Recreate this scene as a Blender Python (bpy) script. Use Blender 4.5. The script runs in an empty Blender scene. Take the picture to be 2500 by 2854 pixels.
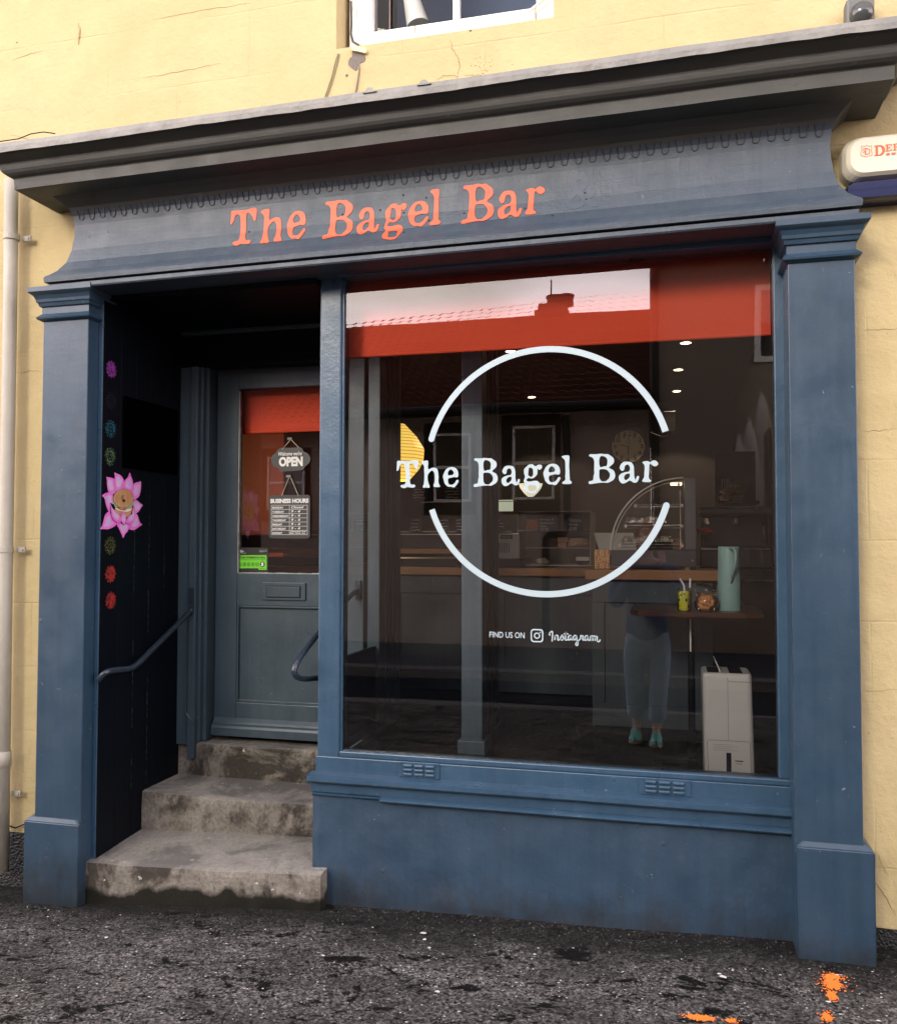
import bpy, bmesh, math, random
from mathutils import Vector, Matrix, noise
R = math.radians
random.seed(7)
sc = bpy.context.scene
C = sc.collection
# ------------------------------------------------ camera
F, YAW, PIT, ROL = 2430., 0.2492, 0.03533, 0.001486
fw = Vector((-math.sin(YAW)*math.cos(PIT), math.cos(YAW)*math.cos(PIT), math.sin(PIT)))
_r = Vector((math.cos(YAW), math.sin(YAW), 0)); _u = _r.cross(fw)
rt = _r*math.cos(ROL)+_u*math.sin(ROL); up = _u*math.cos(ROL)-_r*math.sin(ROL)
cam = bpy.data.cameras.new('camera'); co = bpy.data.objects.new('camera', cam); C.objects.link(co)
m = Matrix.Identity(4)
for i in range(3):
    m[i][0] = rt[i]; m[i][1] = up[i]; m[i][2] = -fw[i]
m[0][3], m[1][3], m[2][3] = 0, -3, 0
co.matrix_world = m
cam.sensor_fit = 'HORIZONTAL'; cam.sensor_width = 36; cam.lens = 36*F/2500; cam.clip_end = 500; cam.clip_start = .01
sc.camera = co
# ------------------------------------------------ light
SUN_EL, SUN_AZ = 24, 20          # low hazy sun behind the houses across the street, a little to the left
w = bpy.data.worlds.new("World"); sc.world = w; w.use_nodes = True
nt = w.node_tree; nt.nodes.clear()
wo = nt.nodes.new('ShaderNodeOutputWorld'); bg = nt.nodes.new('ShaderNodeBackground')
sky = nt.nodes.new('ShaderNodeTexSky'); sky.sky_type = 'NISHITA'; sky.sun_disc = False
sky.sun_elevation = R(SUN_EL); sky.sun_rotation = R(180+SUN_AZ); sky.dust_density = 1.0; sky.air_density = 1.4; sky.ozone_density = 2.5
tc = nt.nodes.new('ShaderNodeTexCoord'); mp = nt.nodes.new('ShaderNodeMapping'); mp.inputs['Scale'].default_value = (1, 1, 3.2)
nz = nt.nodes.new('ShaderNodeTexNoise'); nz.inputs['Scale'].default_value = 2.2; nz.inputs['Detail'].default_value = 6
cr = nt.nodes.new('ShaderNodeValToRGB'); cr.color_ramp.elements[0].position = .30; cr.color_ramp.elements[1].position = .52
mx = nt.nodes.new('ShaderNodeMixRGB'); mx.inputs['Color2'].default_value = (35, 30, 30.5, 1)
ml = nt.nodes.new('ShaderNodeMath'); ml.operation = 'MULTIPLY'
sz = nt.nodes.new('ShaderNodeSeparateXYZ'); hz = nt.nodes.new('ShaderNodeMapRange')   # bright cloud bank low, clear blue overhead
hz.inputs[1].default_value = .30; hz.inputs[2].default_value = .62; hz.inputs[3].default_value = .95; hz.inputs[4].default_value = .25
L = nt.links.new
L(tc.outputs['Generated'], mp.inputs['Vector']); L(mp.outputs[0], nz.inputs['Vector']); L(nz.outputs[0], cr.inputs[0])
L(tc.outputs['Generated'], sz.inputs[0]); L(sz.outputs['Z'], hz.inputs[0]); L(hz.outputs[0], ml.inputs[1]); L(cr.outputs[0], ml.inputs[0]); L(ml.outputs[0], mx.inputs['Fac']); L(sky.outputs[0], mx.inputs['Color1'])
L(mx.outputs[0], bg.inputs['Color']); L(bg.outputs[0], wo.inputs['Surface'])
bg.inputs['Strength'].default_value = .15
sl = bpy.data.lights.new('sun', 'SUN'); so = bpy.data.objects.new('sun', sl); C.objects.link(so)
sl.energy = 1.05; sl.angle = R(14); sl.color = (1, .9, .72)
sd = Vector((-math.sin(R(SUN_AZ))*math.cos(R(SUN_EL)), -math.cos(R(SUN_AZ))*math.cos(R(SUN_EL)), math.sin(R(SUN_EL))))
so.rotation_euler = sd.to_track_quat('Z', 'Y').to_euler()
vs = sc.view_settings; vs.view_transform = 'Standard'; vs.look = 'None'; vs.gamma = 1; vs.use_curve_mapping = False
vs.exposure = 0.78
sc.render.engine = 'CYCLES'; sc.cycles.max_bounces = 8; sc.cycles.transparent_max_bounces = 24; sc.cycles.use_denoising = True
sc.cycles.sample_clamp_indirect = 4; sc.cycles.caustics_reflective = False; sc.cycles.caustics_refractive = False
# ------------------------------------------------ picture point -> place on a plane of the scene (photo pixels, 2500 wide)
CAM = Vector((0, -3, 0))
def ray(px, py): return fw*F+rt*(px-1250)-up*(py-1427)
def onY(px, py, y):
    d = ray(px, py); t = (y+3)/d.y; return Vector((d.x*t, y, d.z*t))
def onX(px, py, x):
    d = ray(px, py); t = x/d.x; return Vector((x, d.y*t-3, d.z*t))
S = 2500/1792.
# ------------------------------------------------ object helpers
def obj(name, bm, mat, parent=None, smooth=False, label=None):
    me = bpy.data.meshes.new(name)
    if isinstance(bm, bpy.types.Mesh): me = bm
    else:
        bm.to_mesh(me); bm.free()
    me.name = name
    if mat and not me.materials: me.materials.append(mat)
    if smooth:
        for p in me.polygons: p.use_smooth = True
    o = bpy.data.objects.new(name, me); C.objects.link(o)
    if parent:
        o.parent = parent
        wl = parent.location.copy(); q = parent.parent
        while q: wl += q.location; q = q.parent
        o.location = -wl
    if label: o['label'] = label
    return o
def thing(name, label, cat, loc=(0, 0, 0), group=None):
    o = bpy.data.objects.new(name, None); C.objects.link(o); o.location = loc; o.empty_display_size = .05
    o['label'] = label; o['category'] = cat
    if group: o['group'] = group
    return o
def tag(o, label, cat, group=None):
    o['label'] = label; o['category'] = cat
    if group: o['group'] = group
    return o
def struct(name, bm, mat, **k):
    o = obj(name, bm, mat, **k); o['kind'] = 'structure'; return o
def NB(): return bmesh.new()
def box(bm, x0, x1, y0, y1, z0, z1, bev=0, seg=2):
    vs_ = [bm.verts.new((x, y, z)) for x in (x0, x1) for y in (y0, y1) for z in (z0, z1)]
    fs = [(0, 1, 3, 2), (4, 6, 7, 5), (0, 4, 5, 1), (2, 3, 7, 6), (0, 2, 6, 4), (1, 5, 7, 3)]
    faces = [bm.faces.new([vs_[i] for i in f]) for f in fs]
    if bev:
        es = set(e for f in faces for e in f.edges)
        bmesh.ops.bevel(bm, geom=list(es), offset=bev, segments=seg, affect='EDGES', profile=.5)
    return bm
def B(*a, **k): return box(NB(), *a, **k)
def prism(bm, pts, fn, d):
    """polygon pts (2D) mapped by fn(u,v,t) and given depth t=0..d"""
    a = [bm.verts.new(fn(u, v, 0)) for u, v in pts]; b = [bm.verts.new(fn(u, v, d)) for u, v in pts]
    n = len(pts); bm.faces.new(a); bm.faces.new(b[::-1])
    for i in range(n): bm.faces.new((a[i], b[i], b[(i+1) % n], a[(i+1) % n]))
    bmesh.ops.recalc_face_normals(bm, faces=bm.faces[:]); return bm
def tube(bm, pts, r, n=10, closed=False, caps=True):
    pts = [Vector(p) for p in pts]; rings = []; up0 = None; N = len(pts)
    for i, p in enumerate(pts):
        if closed: t = (pts[(i+1) % N]-pts[i-1]).normalized()
        else: t = (pts[min(i+1, N-1)]-pts[max(i-1, 0)]).normalized()
        if up0 is None: up0 = t.orthogonal().normalized()
        a = (up0-t*up0.dot(t)); a = a.normalized() if a.length > 1e-6 else t.orthogonal().normalized(); up0 = a
        b = t.cross(a); rr = r[i] if isinstance(r, (list, tuple)) else r
        rings.append([bm.verts.new(p+(a*math.cos(k*2*math.pi/n)+b*math.sin(k*2*math.pi/n))*rr) for k in range(n)])
    for i in range(N if closed else N-1):
        A, Bq = rings[i], rings[(i+1) % N]
        for k in range(n): bm.faces.new((A[k], A[(k+1) % n], Bq[(k+1) % n], Bq[k]))
    if caps and not closed: bm.faces.new(rings[0][::-1]); bm.faces.new(rings[-1])
    return bm
def lathe(bm, prof, c, n=28, axis='Z', capb=True, capt=True, arc=None):
    rings = []
    for r_, h in prof:
        ring = []
        for k in range(n):
            a = k*2*math.pi/n; x, y = r_*math.cos(a), r_*math.sin(a)
            v = (x, y, h) if axis == 'Z' else ((x, h, y) if axis == 'Y' else (h, x, y))
            ring.append(bm.verts.new(Vector(c)+Vector(v)))
        rings.append(ring)
    for A, Bq in zip(rings, rings[1:]):
        for k in range(n): bm.faces.new((A[k], A[(k+1) % n], Bq[(k+1) % n], Bq[k]))
    if capb: bm.faces.new(rings[0][::-1])
    if capt: bm.faces.new(rings[-1])
    bmesh.ops.recalc_face_normals(bm, faces=bm.faces[:]); return bm
def smoothloop(pts, k=4):
    out = []; n = len(pts)
    for i in range(n):
        p0, p1, p2, p3 = [Vector((*pts[(i+j) % n], 0)) for j in (-1, 0, 1, 2)]
        for q in range(k):
            t = q/k
            v = .5*((2*p1)+(-p0+p2)*t+(2*p0-5*p1+4*p2-p3)*t*t+(-p0+3*p1-3*p2+p3)*t**3)
            out.append((v.x, v.y))
    return out
def flat(loops, fn, th=.0012):
    """filled 2D outline with holes -> thin solid mesh; fn maps (u,v,depth) to the scene"""
    cu = bpy.data.curves.new('c', 'CURVE'); cu.dimensions = '2D'; cu.fill_mode = 'BOTH'; cu.extrude = .5
    for lp in loops:
        sp = cu.splines.new('POLY'); sp.points.add(len(lp)-1); sp.use_cyclic_u = True
        for i, (u, v) in enumerate(lp): sp.points[i].co = (u, v, 0, 1)
    o = bpy.data.objects.new('c', cu); C.objects.link(o)
    bpy.context.view_layer.update()
    me = bpy.data.meshes.new_from_object(o.evaluated_get(bpy.context.evaluated_depsgraph_get()))
    bpy.data.objects.remove(o); bpy.data.curves.remove(cu)
    for v in me.vertices: v.co = fn(v.co.x, v.co.y, (v.co.z+.5)*th)
    me.materials.clear(); return me
def text(s, x0, x1, z0, z1, fn, bold=0.0, th=.0008, shear=0.0, keep=False):
    cu = bpy.data.curves.new('t', 'FONT'); cu.body = s; cu.size = 1; cu.offset = bold; cu.extrude = .5; cu.shear = shear
    cu.resolution_u = 3
    o = bpy.data.objects.new('t', cu); C.objects.link(o); bpy.context.view_layer.update()
    me = bpy.data.meshes.new_from_object(o.evaluated_get(bpy.context.evaluated_depsgraph_get()))
    bpy.data.objects.remove(o); bpy.data.curves.remove(cu)
    xs = [v.co.x for v in me.vertices]; ys = [v.co.y for v in me.vertices]
    a, b, c_, d = min(xs), max(xs), min(ys), max(ys)
    for v in me.vertices:
        v.co = fn(x0+(v.co.x-a)/(b-a)*(x1-x0), z0+(v.co.y-c_)/(d-c_)*(z1-z0), (v.co.z+.5)*th)
    me.materials.clear(); return me
def merge(meshes):
    bm = NB()
    for me in meshes:
        if isinstance(me, bmesh.types.BMesh):
            t = bpy.data.meshes.new('x'); me.to_mesh(t); me.free(); me = t
        bm.from_mesh(me); bpy.data.meshes.remove(me)
    return bm
def stroke(bm, pts, wd, fn, th=.0008, closed=False):
    P = [Vector((*p, 0)) for p in pts]; n = len(P); Lf = []; Rt = []
    for i in range(n):
        if closed: t = P[(i+1) % n]-P[i-1]
        else: t = P[min(i+1, n-1)]-P[max(i-1, 0)]
        t.normalize(); q = Vector((-t.y, t.x, 0))*wd/2
        if not isinstance(wd, (int, float)): pass
        Lf.append(P[i]+q); Rt.append(P[i]-q)
    for i in range(n if closed else n-1):
        j = (i+1) % n
        top = [bm.verts.new(fn(v.x, v.y, th)) for v in (Lf[i], Rt[i], Rt[j], Lf[j])]
        bot = [bm.verts.new(fn(v.x, v.y, 0)) for v in (Lf[i], Rt[i], Rt[j], Lf[j])]
        bm.faces.new(top); bm.faces.new(bot[::-1])
        for k in range(4): bm.faces.new((top[k], bot[k], bot[(k+1) % 4], top[(k+1) % 4]))
    return bm
# ------------------------------------------------ materials
class N:
    def __init__(s, name):
        s.m = bpy.data.materials.new(name); s.m.use_nodes = True; s.t = s.m.node_tree
        s.b = s.t.nodes['Principled BSDF']; s.o = s.t.nodes['Material Output']
        s.tc = s.t.nodes.new('ShaderNodeTexCoord'); s.h = []
    def n(s, ty, **k):
        x = s.t.nodes.new('ShaderNode'+ty)
        for a, v in k.items():
            if a in x.inputs: x.inputs[a].default_value = v
            else: setattr(x, a, v)
        return x
    def l(s, a, b): s.t.links.new(a, b)
    def noise(s, scale, detail=4, stretch=(1, 1, 1), rough=.5, dist=0, loc=(0, 0, 0)):
        mp = s.n('Mapping'); mp.inputs['Scale'].default_value = stretch; mp.inputs['Location'].default_value = loc
        s.l(s.tc.outputs['Object'], mp.inputs['Vector'])
        x = s.n('TexNoise', Scale=scale, Detail=detail, Roughness=rough, Distortion=dist); s.l(mp.outputs[0], x.inputs['Vector']); return x.outputs['Fac']
    def vor(s, scale, feature='F1', stretch=(1, 1, 1), rnd=1.0):
        mp = s.n('Mapping'); mp.inputs['Scale'].default_value = stretch
        s.l(s.tc.outputs['Object'], mp.inputs['Vector'])
        x = s.n('TexVoronoi', Scale=scale, Randomness=rnd); x.feature = feature; s.l(mp.outputs[0], x.inputs['Vector']); return x
    def ramp(s, fac, stops):
        x = s.n('ValToRGB'); e = x.color_ramp.elements
        while len(e) < len(stops): e.new(.5)
        for i, (p, c) in enumerate(stops):
            e[i].position = p; e[i].color = (*c, 1) if isinstance(c, tuple) else (c, c, c, 1)
        s.l(fac, x.inputs[0]); return x.outputs[0]
    def mix(s, fac, a, b, mode='MIX'):
        x = s.n('MixRGB', blend_type=mode)
        for i, v in zip(('Fac', 'Color1', 'Color2'), (fac, a, b)):
            if hasattr(v, 'links') or hasattr(v, 'is_linked'): s.l(v, x.inputs[i])
            elif i == 'Fac': x.inputs[i].default_value = v
            else: x.inputs[i].default_value = (*v, 1)
        return x.outputs[0]
    def math(s, op, a, b=0.0):
        x = s.n('Math', operation=op)
        for i, v in enumerate((a, b)):
            if hasattr(v, 'is_linked'): s.l(v, x.inputs[i])
            else: x.inputs[i].default_value = v
        return x.outputs[0]
    def bump(s, h, st, d=.02):
        x = s.n('Bump', Strength=st, Distance=d); s.l(h, x.inputs['Height'])
        if s.h: s.l(s.h[-1], x.inputs['Normal'])
        s.h.append(x.outputs[0]); s.l(x.outputs[0], s.b.inputs['Normal'])
    def col(s, c):
        if hasattr(c, 'is_linked'): s.l(c, s.b.inputs['Base Color'])
        else: s.b.inputs['Base Color'].default_value = (*c, 1)
    def set(s, **k):
        for a, v in k.items(): s.b.inputs[a.replace('_', ' ')].default_value = v
        return s
def plain(name, c, rough=.5, metal=0, var=.12, bump=.05, sc_=20, spec=.5):
    m = N(name); nz = m.noise(sc_, 4)
    a = tuple(x*(1-var) for x in c); b = tuple(min(1, x*(1+var)) for x in c)
    m.col(m.mix(nz, a, b)); m.set(Roughness=rough, Metallic=metal, Specular_IOR_Level=spec)
    if bump: m.bump(m.noise(sc_*3, 4), bump, .01)
    return m.m
def emis(name, c, st):
    m = N(name); m.set(Emission_Color=(*c, 1), Emission_Strength=st, Base_Color=(*c, 1)); return m.m
def paint(name, c, rough=.34, c2=None, grain=(1.2, 1.2, 1.0), bump=.3, chips=True):
    m = N(name)
    a = m.noise(2.3, 5, rough=.6); base = m.mix(m.ramp(a, [(.3, 0.), (.7, 1.)]), tuple(x*.86 for x in c), tuple(min(1, x*1.14) for x in (c2 or c)))
    st = m.noise(28, 5, grain, .7)
    base = m.mix(m.ramp(st, [(.35, .0), (.8, .22)]), base, tuple(min(1, x*1.7+.01) for x in c))
    if chips:
        vs_ = m.noise(34, 5, (1, 1, .05), .6); base = m.mix(m.ramp(vs_, [(.42, .0), (.66, .3)]), base, tuple(x*.6 for x in c))
    wr = m.noise(3.1, 7, (1, 1, .5), .8, .8); base = m.mix(m.ramp(wr, [(.585, .0), (.66, .16)]), base, tuple(min(1, x*1.6+.015) for x in c))
    ch = m.noise(60, 3, (1, 1, 1), .5, 1.0); base = m.mix(m.ramp(ch, [(.735, 0.), (.75, .55)]), base, (.25, .27, .29))
    sx = m.n('SeparateXYZ'); m.l(m.tc.outputs['Object'], sx.inputs[0]); mr = m.n('MapRange'); m.l(m.math('ADD', sx.outputs['Z'], m.math('MULTIPLY', m.noise(11, 6, (1, 1, .6), .75), -.42)), mr.inputs[0])
    mr.inputs[1].default_value = -1.52; mr.inputs[2].default_value = -1.36; mr.inputs[3].default_value = .75; mr.inputs[4].default_value = 0      # splashed street dirt
    base = m.mix(mr.outputs[0], base, (.015, .016, .016))
    m.col(base); m.l(m.ramp(m.noise(9, 4), [(.2, rough-.08), (.8, rough+.17)]), m.b.inputs['Roughness'])
    m.bump(m.noise(5, 3), bump*.35, .02); m.bump(m.noise(70, 4, (1, 1, .06), .6), bump*.5, .003); m.bump(st, bump*.4, .004); m.bump(m.noise(90, 3), bump*.35, .003)
    v = m.vor(11); m.bump(m.math('MULTIPLY', m.ramp(v.outputs['Distance'], [(.0, 1.), (.11, 0.)]), m.ramp(m.noise(1.6, 3), [(.52, 0.), (.62, 1.)])), bump*1.2, .004)
    return m.m
BLUE = (.020, .045, .074)
M = {}
M['paint'] = paint('blue_gloss_paint', BLUE)
M['frame'] = paint('blue_frame_paint', (.027, .063, .106), .3, bump=.5)
M['riser'] = paint('blue_masonry_paint', (.018, .044, .077), .5, grain=(1, 1, 1), bump=.9)
M['fascia'] = paint('slate_blue_fascia_paint', (.038, .058, .082), .42, (.044, .059, .076), (.25, 1, 7), .7)  # greyer and paler than the pilaster blue
M['cornice'] = paint('bounce_tinted_grey_paint', (.052, .054, .050), .6, (.048, .049, .043), (.2, 1, 4), .5, chips=False)  # olive-grey of warm bounce light put into the cornice colour
M['door'] = paint('blue_grey_door_paint', (.042, .066, .083), .35, bump=.3)
M['navy'] = None
m = N('black_navy_boards')
jn = m.n('TexBrick', Scale=1.0); jn.offset = 0
base = m.mix(m.noise(3, 4), (.0006, .0013, .003), (.0016, .0035, .0065)); m.col(base); m.set(Roughness=.5, Specular_IOR_Level=.14); m.bump(m.noise(30, 4, (1, 1, .1)), .3, .005); M['navy'] = m.m
# yellow render, scored in blocks
m = N('yellow_render')
mp = m.n('Mapping'); m.l(m.tc.outputs['Object'], mp.inputs['Vector']); mp.inputs['Rotation'].default_value = (R(90), 0, 0)
wob = m.n('TexNoise', Scale=3.0, Detail=3); m.l(m.tc.outputs['Object'], wob.inputs['Vector'])
va = m.n('VectorMath', operation='MULTIPLY_ADD'); va.inputs[1].default_value = (.02, .02, .02)
m.l(wob.outputs['Color'], va.inputs[0]); m.l(mp.outputs[0], va.inputs[2])
bk = m.n('TexBrick', Scale=1.0); bk.inputs['Mortar Size'].default_value = .004; bk.inputs['Brick Width'].default_value = .62; bk.inputs['Row Height'].default_value = .255
bk.inputs['Mortar Smooth'].default_value = .6
m.l(va.outputs[0], bk.inputs['Vector'])
c = m.mix(m.ramp(m.noise(1.3, 6, rough=.65), [(.3, 0.), (.7, 1.)]), (.45, .36, .18), (.52, .43, .24))
c = m.mix(m.ramp(m.noise(7, 6, (1, 1, .35), .7), [(.48, 0.), (.82, .5)]), c, (.42, .345, .19))
fade = m.math('MULTIPLY', m.ramp(m.noise(1.9, 3), [(.42, 0.), (.62, 1.)]), bk.outputs['Fac'])
c = m.mix(m.math('MULTIPLY', fade, .28), c, (.42, .34, .18))
pit = m.vor(22); pm = m.math('MULTIPLY', m.ramp(pit.outputs['Distance'], [(.03, 1.), (.06, 0.)]), m.ramp(m.noise(2.2, 2, loc=(3, 0, 0)), [(.56, 0.), (.6, 1.)]))
c = m.mix(pm, c, (.22, .17, .09)); m.col(c); m.set(Roughness=.9, Specular_IOR_Level=.2)
m.bump(m.noise(4, 5), .6, .03); m.bump(m.noise(35, 6, rough=.7), .5, .008); m.bump(fade, .5, -.003)
M['wall'] = m.m
# stone steps
m = N('worn_sandstone')
c = m.mix(m.ramp(m.noise(9, 8, rough=.75), [(.3, 0.), (.7, 1.)]), (.12, .108, .086), (.31, .285, .24))
c = m.mix(m.ramp(m.noise(70, 6, rough=.8), [(.35, .5), (.55, 0.)]), c, (.03, .024, .017))
c = m.mix(m.ramp(m.noise(2.6, 5, (1, 1, 1), .7, .6), [(.49, 0.), (.58, .8)]), c, (.016, .012, .009))
c = m.mix(m.ramp(m.noise(42, 4), [(.7, 0.), (.74, .8)]), c, (.55, .53, .48))
geo = m.n('NewGeometry'); sp = m.n('SeparateXYZ'); m.l(m.tc.outputs['Object'], sp.inputs[0])
h = m.math('ADD', m.math('SUBTRACT', sp.outputs['Z'], m.math('MULTIPLY', m.math('ADD', sp.outputs['X'], 2.1), .078)), m.math('MULTIPLY', m.noise(7, 5, (1, 1, .3)), -.14))
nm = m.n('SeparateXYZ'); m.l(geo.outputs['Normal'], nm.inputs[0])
moss = m.math('MULTIPLY', m.ramp(h, [(0., 1.), (1., 0.)]), 1.0)
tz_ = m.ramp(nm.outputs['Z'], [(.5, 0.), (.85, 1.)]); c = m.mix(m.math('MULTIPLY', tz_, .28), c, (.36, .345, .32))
rm = m.n('MapRange'); m.l(h, rm.inputs[0]); rm.inputs[1].default_value = -1.392; rm.inputs[2].default_value = -1.372; rm.inputs[3].default_value = 1; rm.inputs[4].default_value = 0
c = m.mix(m.math('MULTIPLY', rm.outputs[0], .97), c, (.006, .006, .003))
m.col(c); m.set(Roughness=.85, Specular_IOR_Level=.2); m.bump(m.noise(18, 8, rough=.75), .45, .012); m.bump(m.noise(140, 5, rough=.8), .7, .004)
M['stone'] = m.m
# asphalt
m = N('old_tarmac')
va_ = m.vor(150); sa_ = m.n('SeparateColor'); m.l(va_.outputs['Color'], sa_.inputs[0])
c = m.mix(m.ramp(sa_.outputs[0], [(.0, 0.), (.6, .35), (.9, .6), (1., 1.)]), (.014, .0135, .013), (.36, .345, .325))
c = m.mix(m.ramp(m.noise(40, 5, rough=.8), [(.35, .5), (.55, 0.)]), c, (.015, .0145, .014))
c = m.mix(m.ramp(m.noise(3.2, 6, (1, 1.6, 1), .6, .4), [(.38, .55), (.6, 0.)]), c, (.020, .019, .019))
spots = m.ramp(m.noise(15, 4, (1, 1.8, 1), .65, .3), [(.61, 0.), (.64, .95)])
c = m.mix(spots, c, (.003, .003, .003))
v1 = m.vor(34, stretch=(1, 1.5, 1)); k1 = m.math('LESS_THAN', v1.outputs['Distance'], .19)
sepc = m.n('SeparateColor'); m.l(v1.outputs['Color'], sepc.inputs[0]); k1 = m.math('MULTIPLY', k1, m.math('GREATER_THAN', sepc.outputs[0], .52))
c = m.mix(k1, c, (.003, .003, .003))
v2 = m.vor(42); k2 = m.math('LESS_THAN', v2.outputs['Distance'], .13)
sp2 = m.n('SeparateColor'); m.l(v2.outputs['Color'], sp2.inputs[0]); k2 = m.math('MULTIPLY', k2, m.math('GREATER_THAN', sp2.outputs[1], .80))
c = m.mix(k2, c, (.42, .41, .38))
bl = m.ramp(m.noise(5.5, 7, (1, 2.0, 1), .72, .5), [(.575, 0.), (.60, 1.)]); c = m.mix(m.math('MULTIPLY', bl, .95), c, (.002, .002, .002))
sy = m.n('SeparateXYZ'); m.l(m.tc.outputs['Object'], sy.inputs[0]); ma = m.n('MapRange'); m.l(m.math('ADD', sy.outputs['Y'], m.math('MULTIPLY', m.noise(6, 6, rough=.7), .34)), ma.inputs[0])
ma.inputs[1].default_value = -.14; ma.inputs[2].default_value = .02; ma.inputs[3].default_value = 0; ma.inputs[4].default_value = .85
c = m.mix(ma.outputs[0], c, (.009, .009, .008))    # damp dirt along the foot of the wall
m.col(c); m.set(Specular_IOR_Level=.1)
m.l(m.ramp(m.noise(6, 5), [(.35, .5), (.6, .9)]), m.b.inputs['Roughness'])
m.bump(va_.outputs['Distance'], -.8, .006); m.bump(m.noise(60, 6, rough=.8), .9, .012); m.bump(m.noise(18, 4), .6, .02)
M['tar'] = m.m
M['pavedge'] = plain('kerb_stone', (.11, .11, .11), .8)
# glass
def glassmat(name, ior=1.7, tint=(1, 1, 1), rough=0.0, wav=.012):
    m = N(name); m.t.nodes.remove(m.b)
    tr = m.n('BsdfTransparent'); tr.inputs[0].default_value = (*tint, 1); gl = m.n('BsdfGlossy', Roughness=rough)
    fr = m.n('Fresnel', IOR=ior); ms = m.n('MixShader')
    bp = m.n('Bump', Strength=wav, Distance=.05); m.l(m.noise(1.7, 1), bp.inputs['Height']); m.l(bp.outputs[0], gl.inputs['Normal'])
    m.l(fr.outputs[0], ms.inputs[0]); m.l(tr.outputs[0], ms.inputs[1]); m.l(gl.outputs[0], ms.inputs[2]); m.l(ms.outputs[0], m.o.inputs['Surface'])
    return m.m
M['glass'] = glassmat('window_glass', 1.9)
M['glass2'] = glassmat('clear_acrylic', 1.4, (.985, .99, .99), wav=0)
M['glassdark'] = glassmat('upper_window_glass', 1.32)
M['vinyl'] = N('pale_window_vinyl').set(Base_Color=(.36, .455, .49, 1), Roughness=.5, Emission_Strength=0).m
M['orange'] = plain('orange_sign_paint', (.80, .105, .04), .5, var=.05, bump=.1)
M['ghost'] = plain('ghost_of_old_letter', (.044, .064, .089), .5, var=.02)
M['white'] = plain('white_plastic', (.95, .96, .98), .35, var=.03, bump=0)
M['wht'] = plain('white_print', (.8, .8, .78), .6, var=.02, bump=0)
M['blk'] = plain('black_print', (.012, .012, .013), .5, bump=0)
M['dgrey'] = plain('charcoal_board', (.035, .036, .04), .45, bump=0)
M['black'] = plain('matt_black', (.003, .003, .0035), .5, bump=.03, spec=.2)
M['red'] = plain('red_blind_fabric', (.98, .10, .035), .75, var=.04, bump=.1, sc_=60)
M['lead'] = None
m = N('weathered_lead'); c = m.mix(m.noise(8, 7, (1, 1, .5), .75), (.10, .105, .105), (.32, .31, .28)); c = m.mix(m.ramp(m.noise(5, 4), [(.6, 0.), (.7, .4)]), c, (.24, .15, .09))
m.col(c); m.set(Roughness=.6, Metallic=.25); m.bump(m.noise(12, 5), .6, .02); M['lead'] = m.m
M['pipe'] = plain('cream_pipe_paint', (.36, .34, .28), .5)
def fY(y): return lambda u, v, d=0: Vector((u, y-d, v))
def fX(x): return lambda u, v, d=0: Vector((x+d, u, v))
def tilt(x, z): return z+.009*(x+1)
# ================================================ ground of the street
def gz(x, y):
    K = [(-9, -1.60), (-2.6, -1.375), (-2.1, -1.366), (-1.2, -1.297), (.36, -1.255), (.8, -1.248), (9, -1.05)]
    z = K[0][1]
    for (a, za), (b, zb) in zip(K, K[1:]):
        if a <= x <= b: z = za+(zb-za)*(x-a)/(b-a)
    if x > 9: z = -1.05
    t = min(1, max(0, -y/3)); z = z*(1-t)+(-1.36+.006*x)*t
    return z+.006*noise.noise(Vector((x*2.3, y*2.3, 0)))
bm = NB()
xs = [-60, -20, -9, -6]+[-4+i*.1 for i in range(71)]+[5, 8, 20, 60]
ys = [.7, .3, .1]+[-.0-i*.1 for i in range(34)]+[-3.6, -3.9, -4.15]
g = [[bm.verts.new((x, y, gz(x, y))) for x in xs] for y in ys]
for i in range(len(ys)-1):
    for j in range(len(xs)-1): bm.faces.new((g[i][j], g[i][j+1], g[i+1][j+1], g[i+1][j]))
pave = struct('pavement', bm, M['tar'], smooth=True)
struct('kerb', B(-60, 60, -4.35, -4.152, -1.6, -1.372, .01), M['pavedge'])
struct('road', B(-60, 60, -6.2, -4.352, -1.7, -1.48), plain('road_tarmac', (.010, .014, .022), .8, bump=.3, sc_=60, spec=.1))  # dark blue of the wet road's reflection put into the base colour
struct('far_kerb', B(-60, 60, -6.4, -6.202, -1.6, -1.372, .01), M['pavedge'])
struct('far_pavement', B(-60, 60, -40, -6.402, -1.7, -1.38), plain('far_pavement_slabs', (.022, .025, .032), .85, bump=.2))
struct('ground', B(-200, 200, -200, 200, -2.2, -1.9), plain('earth', (.1, .09, .07), .9, bump=0))
# orange utility spray and chalky spots: paint lying on the tarmac
def spray(cx, cy, rx, ry, n, seed, col, name, size=(.0022, .0062)):
    rnd = random.Random(seed); bm = NB()
    for k in range(n):
        a = rnd.uniform(0, 6.283); r_ = abs(rnd.gauss(0, .60)); x = cx+rx*r_*math.cos(a); y = cy+ry*r_*math.sin(a)
        s_ = rnd.uniform(*size)*(1.25-min(1, r_)*.7); nn = rnd.randint(5, 8); ph = rnd.uniform(0, 6)
        vs_ = []
        for q in range(nn):
            rr = s_*rnd.uniform(.6, 1.2); xx, yy = x+rr*math.cos(ph+q*6.283/nn), y+rr*math.sin(ph+q*6.283/nn)
            vs_.append(bm.verts.new((xx, yy, gz(xx, yy)+.0035+.00002*(k % 50))))
        bm.faces.new(vs_)
    o = obj(name, bm, col); o['kind'] = 'structure'; return o
orp = plain('orange_spray_paint', (.9, .22, .03), .7, var=.15, bump=.3)
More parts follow.
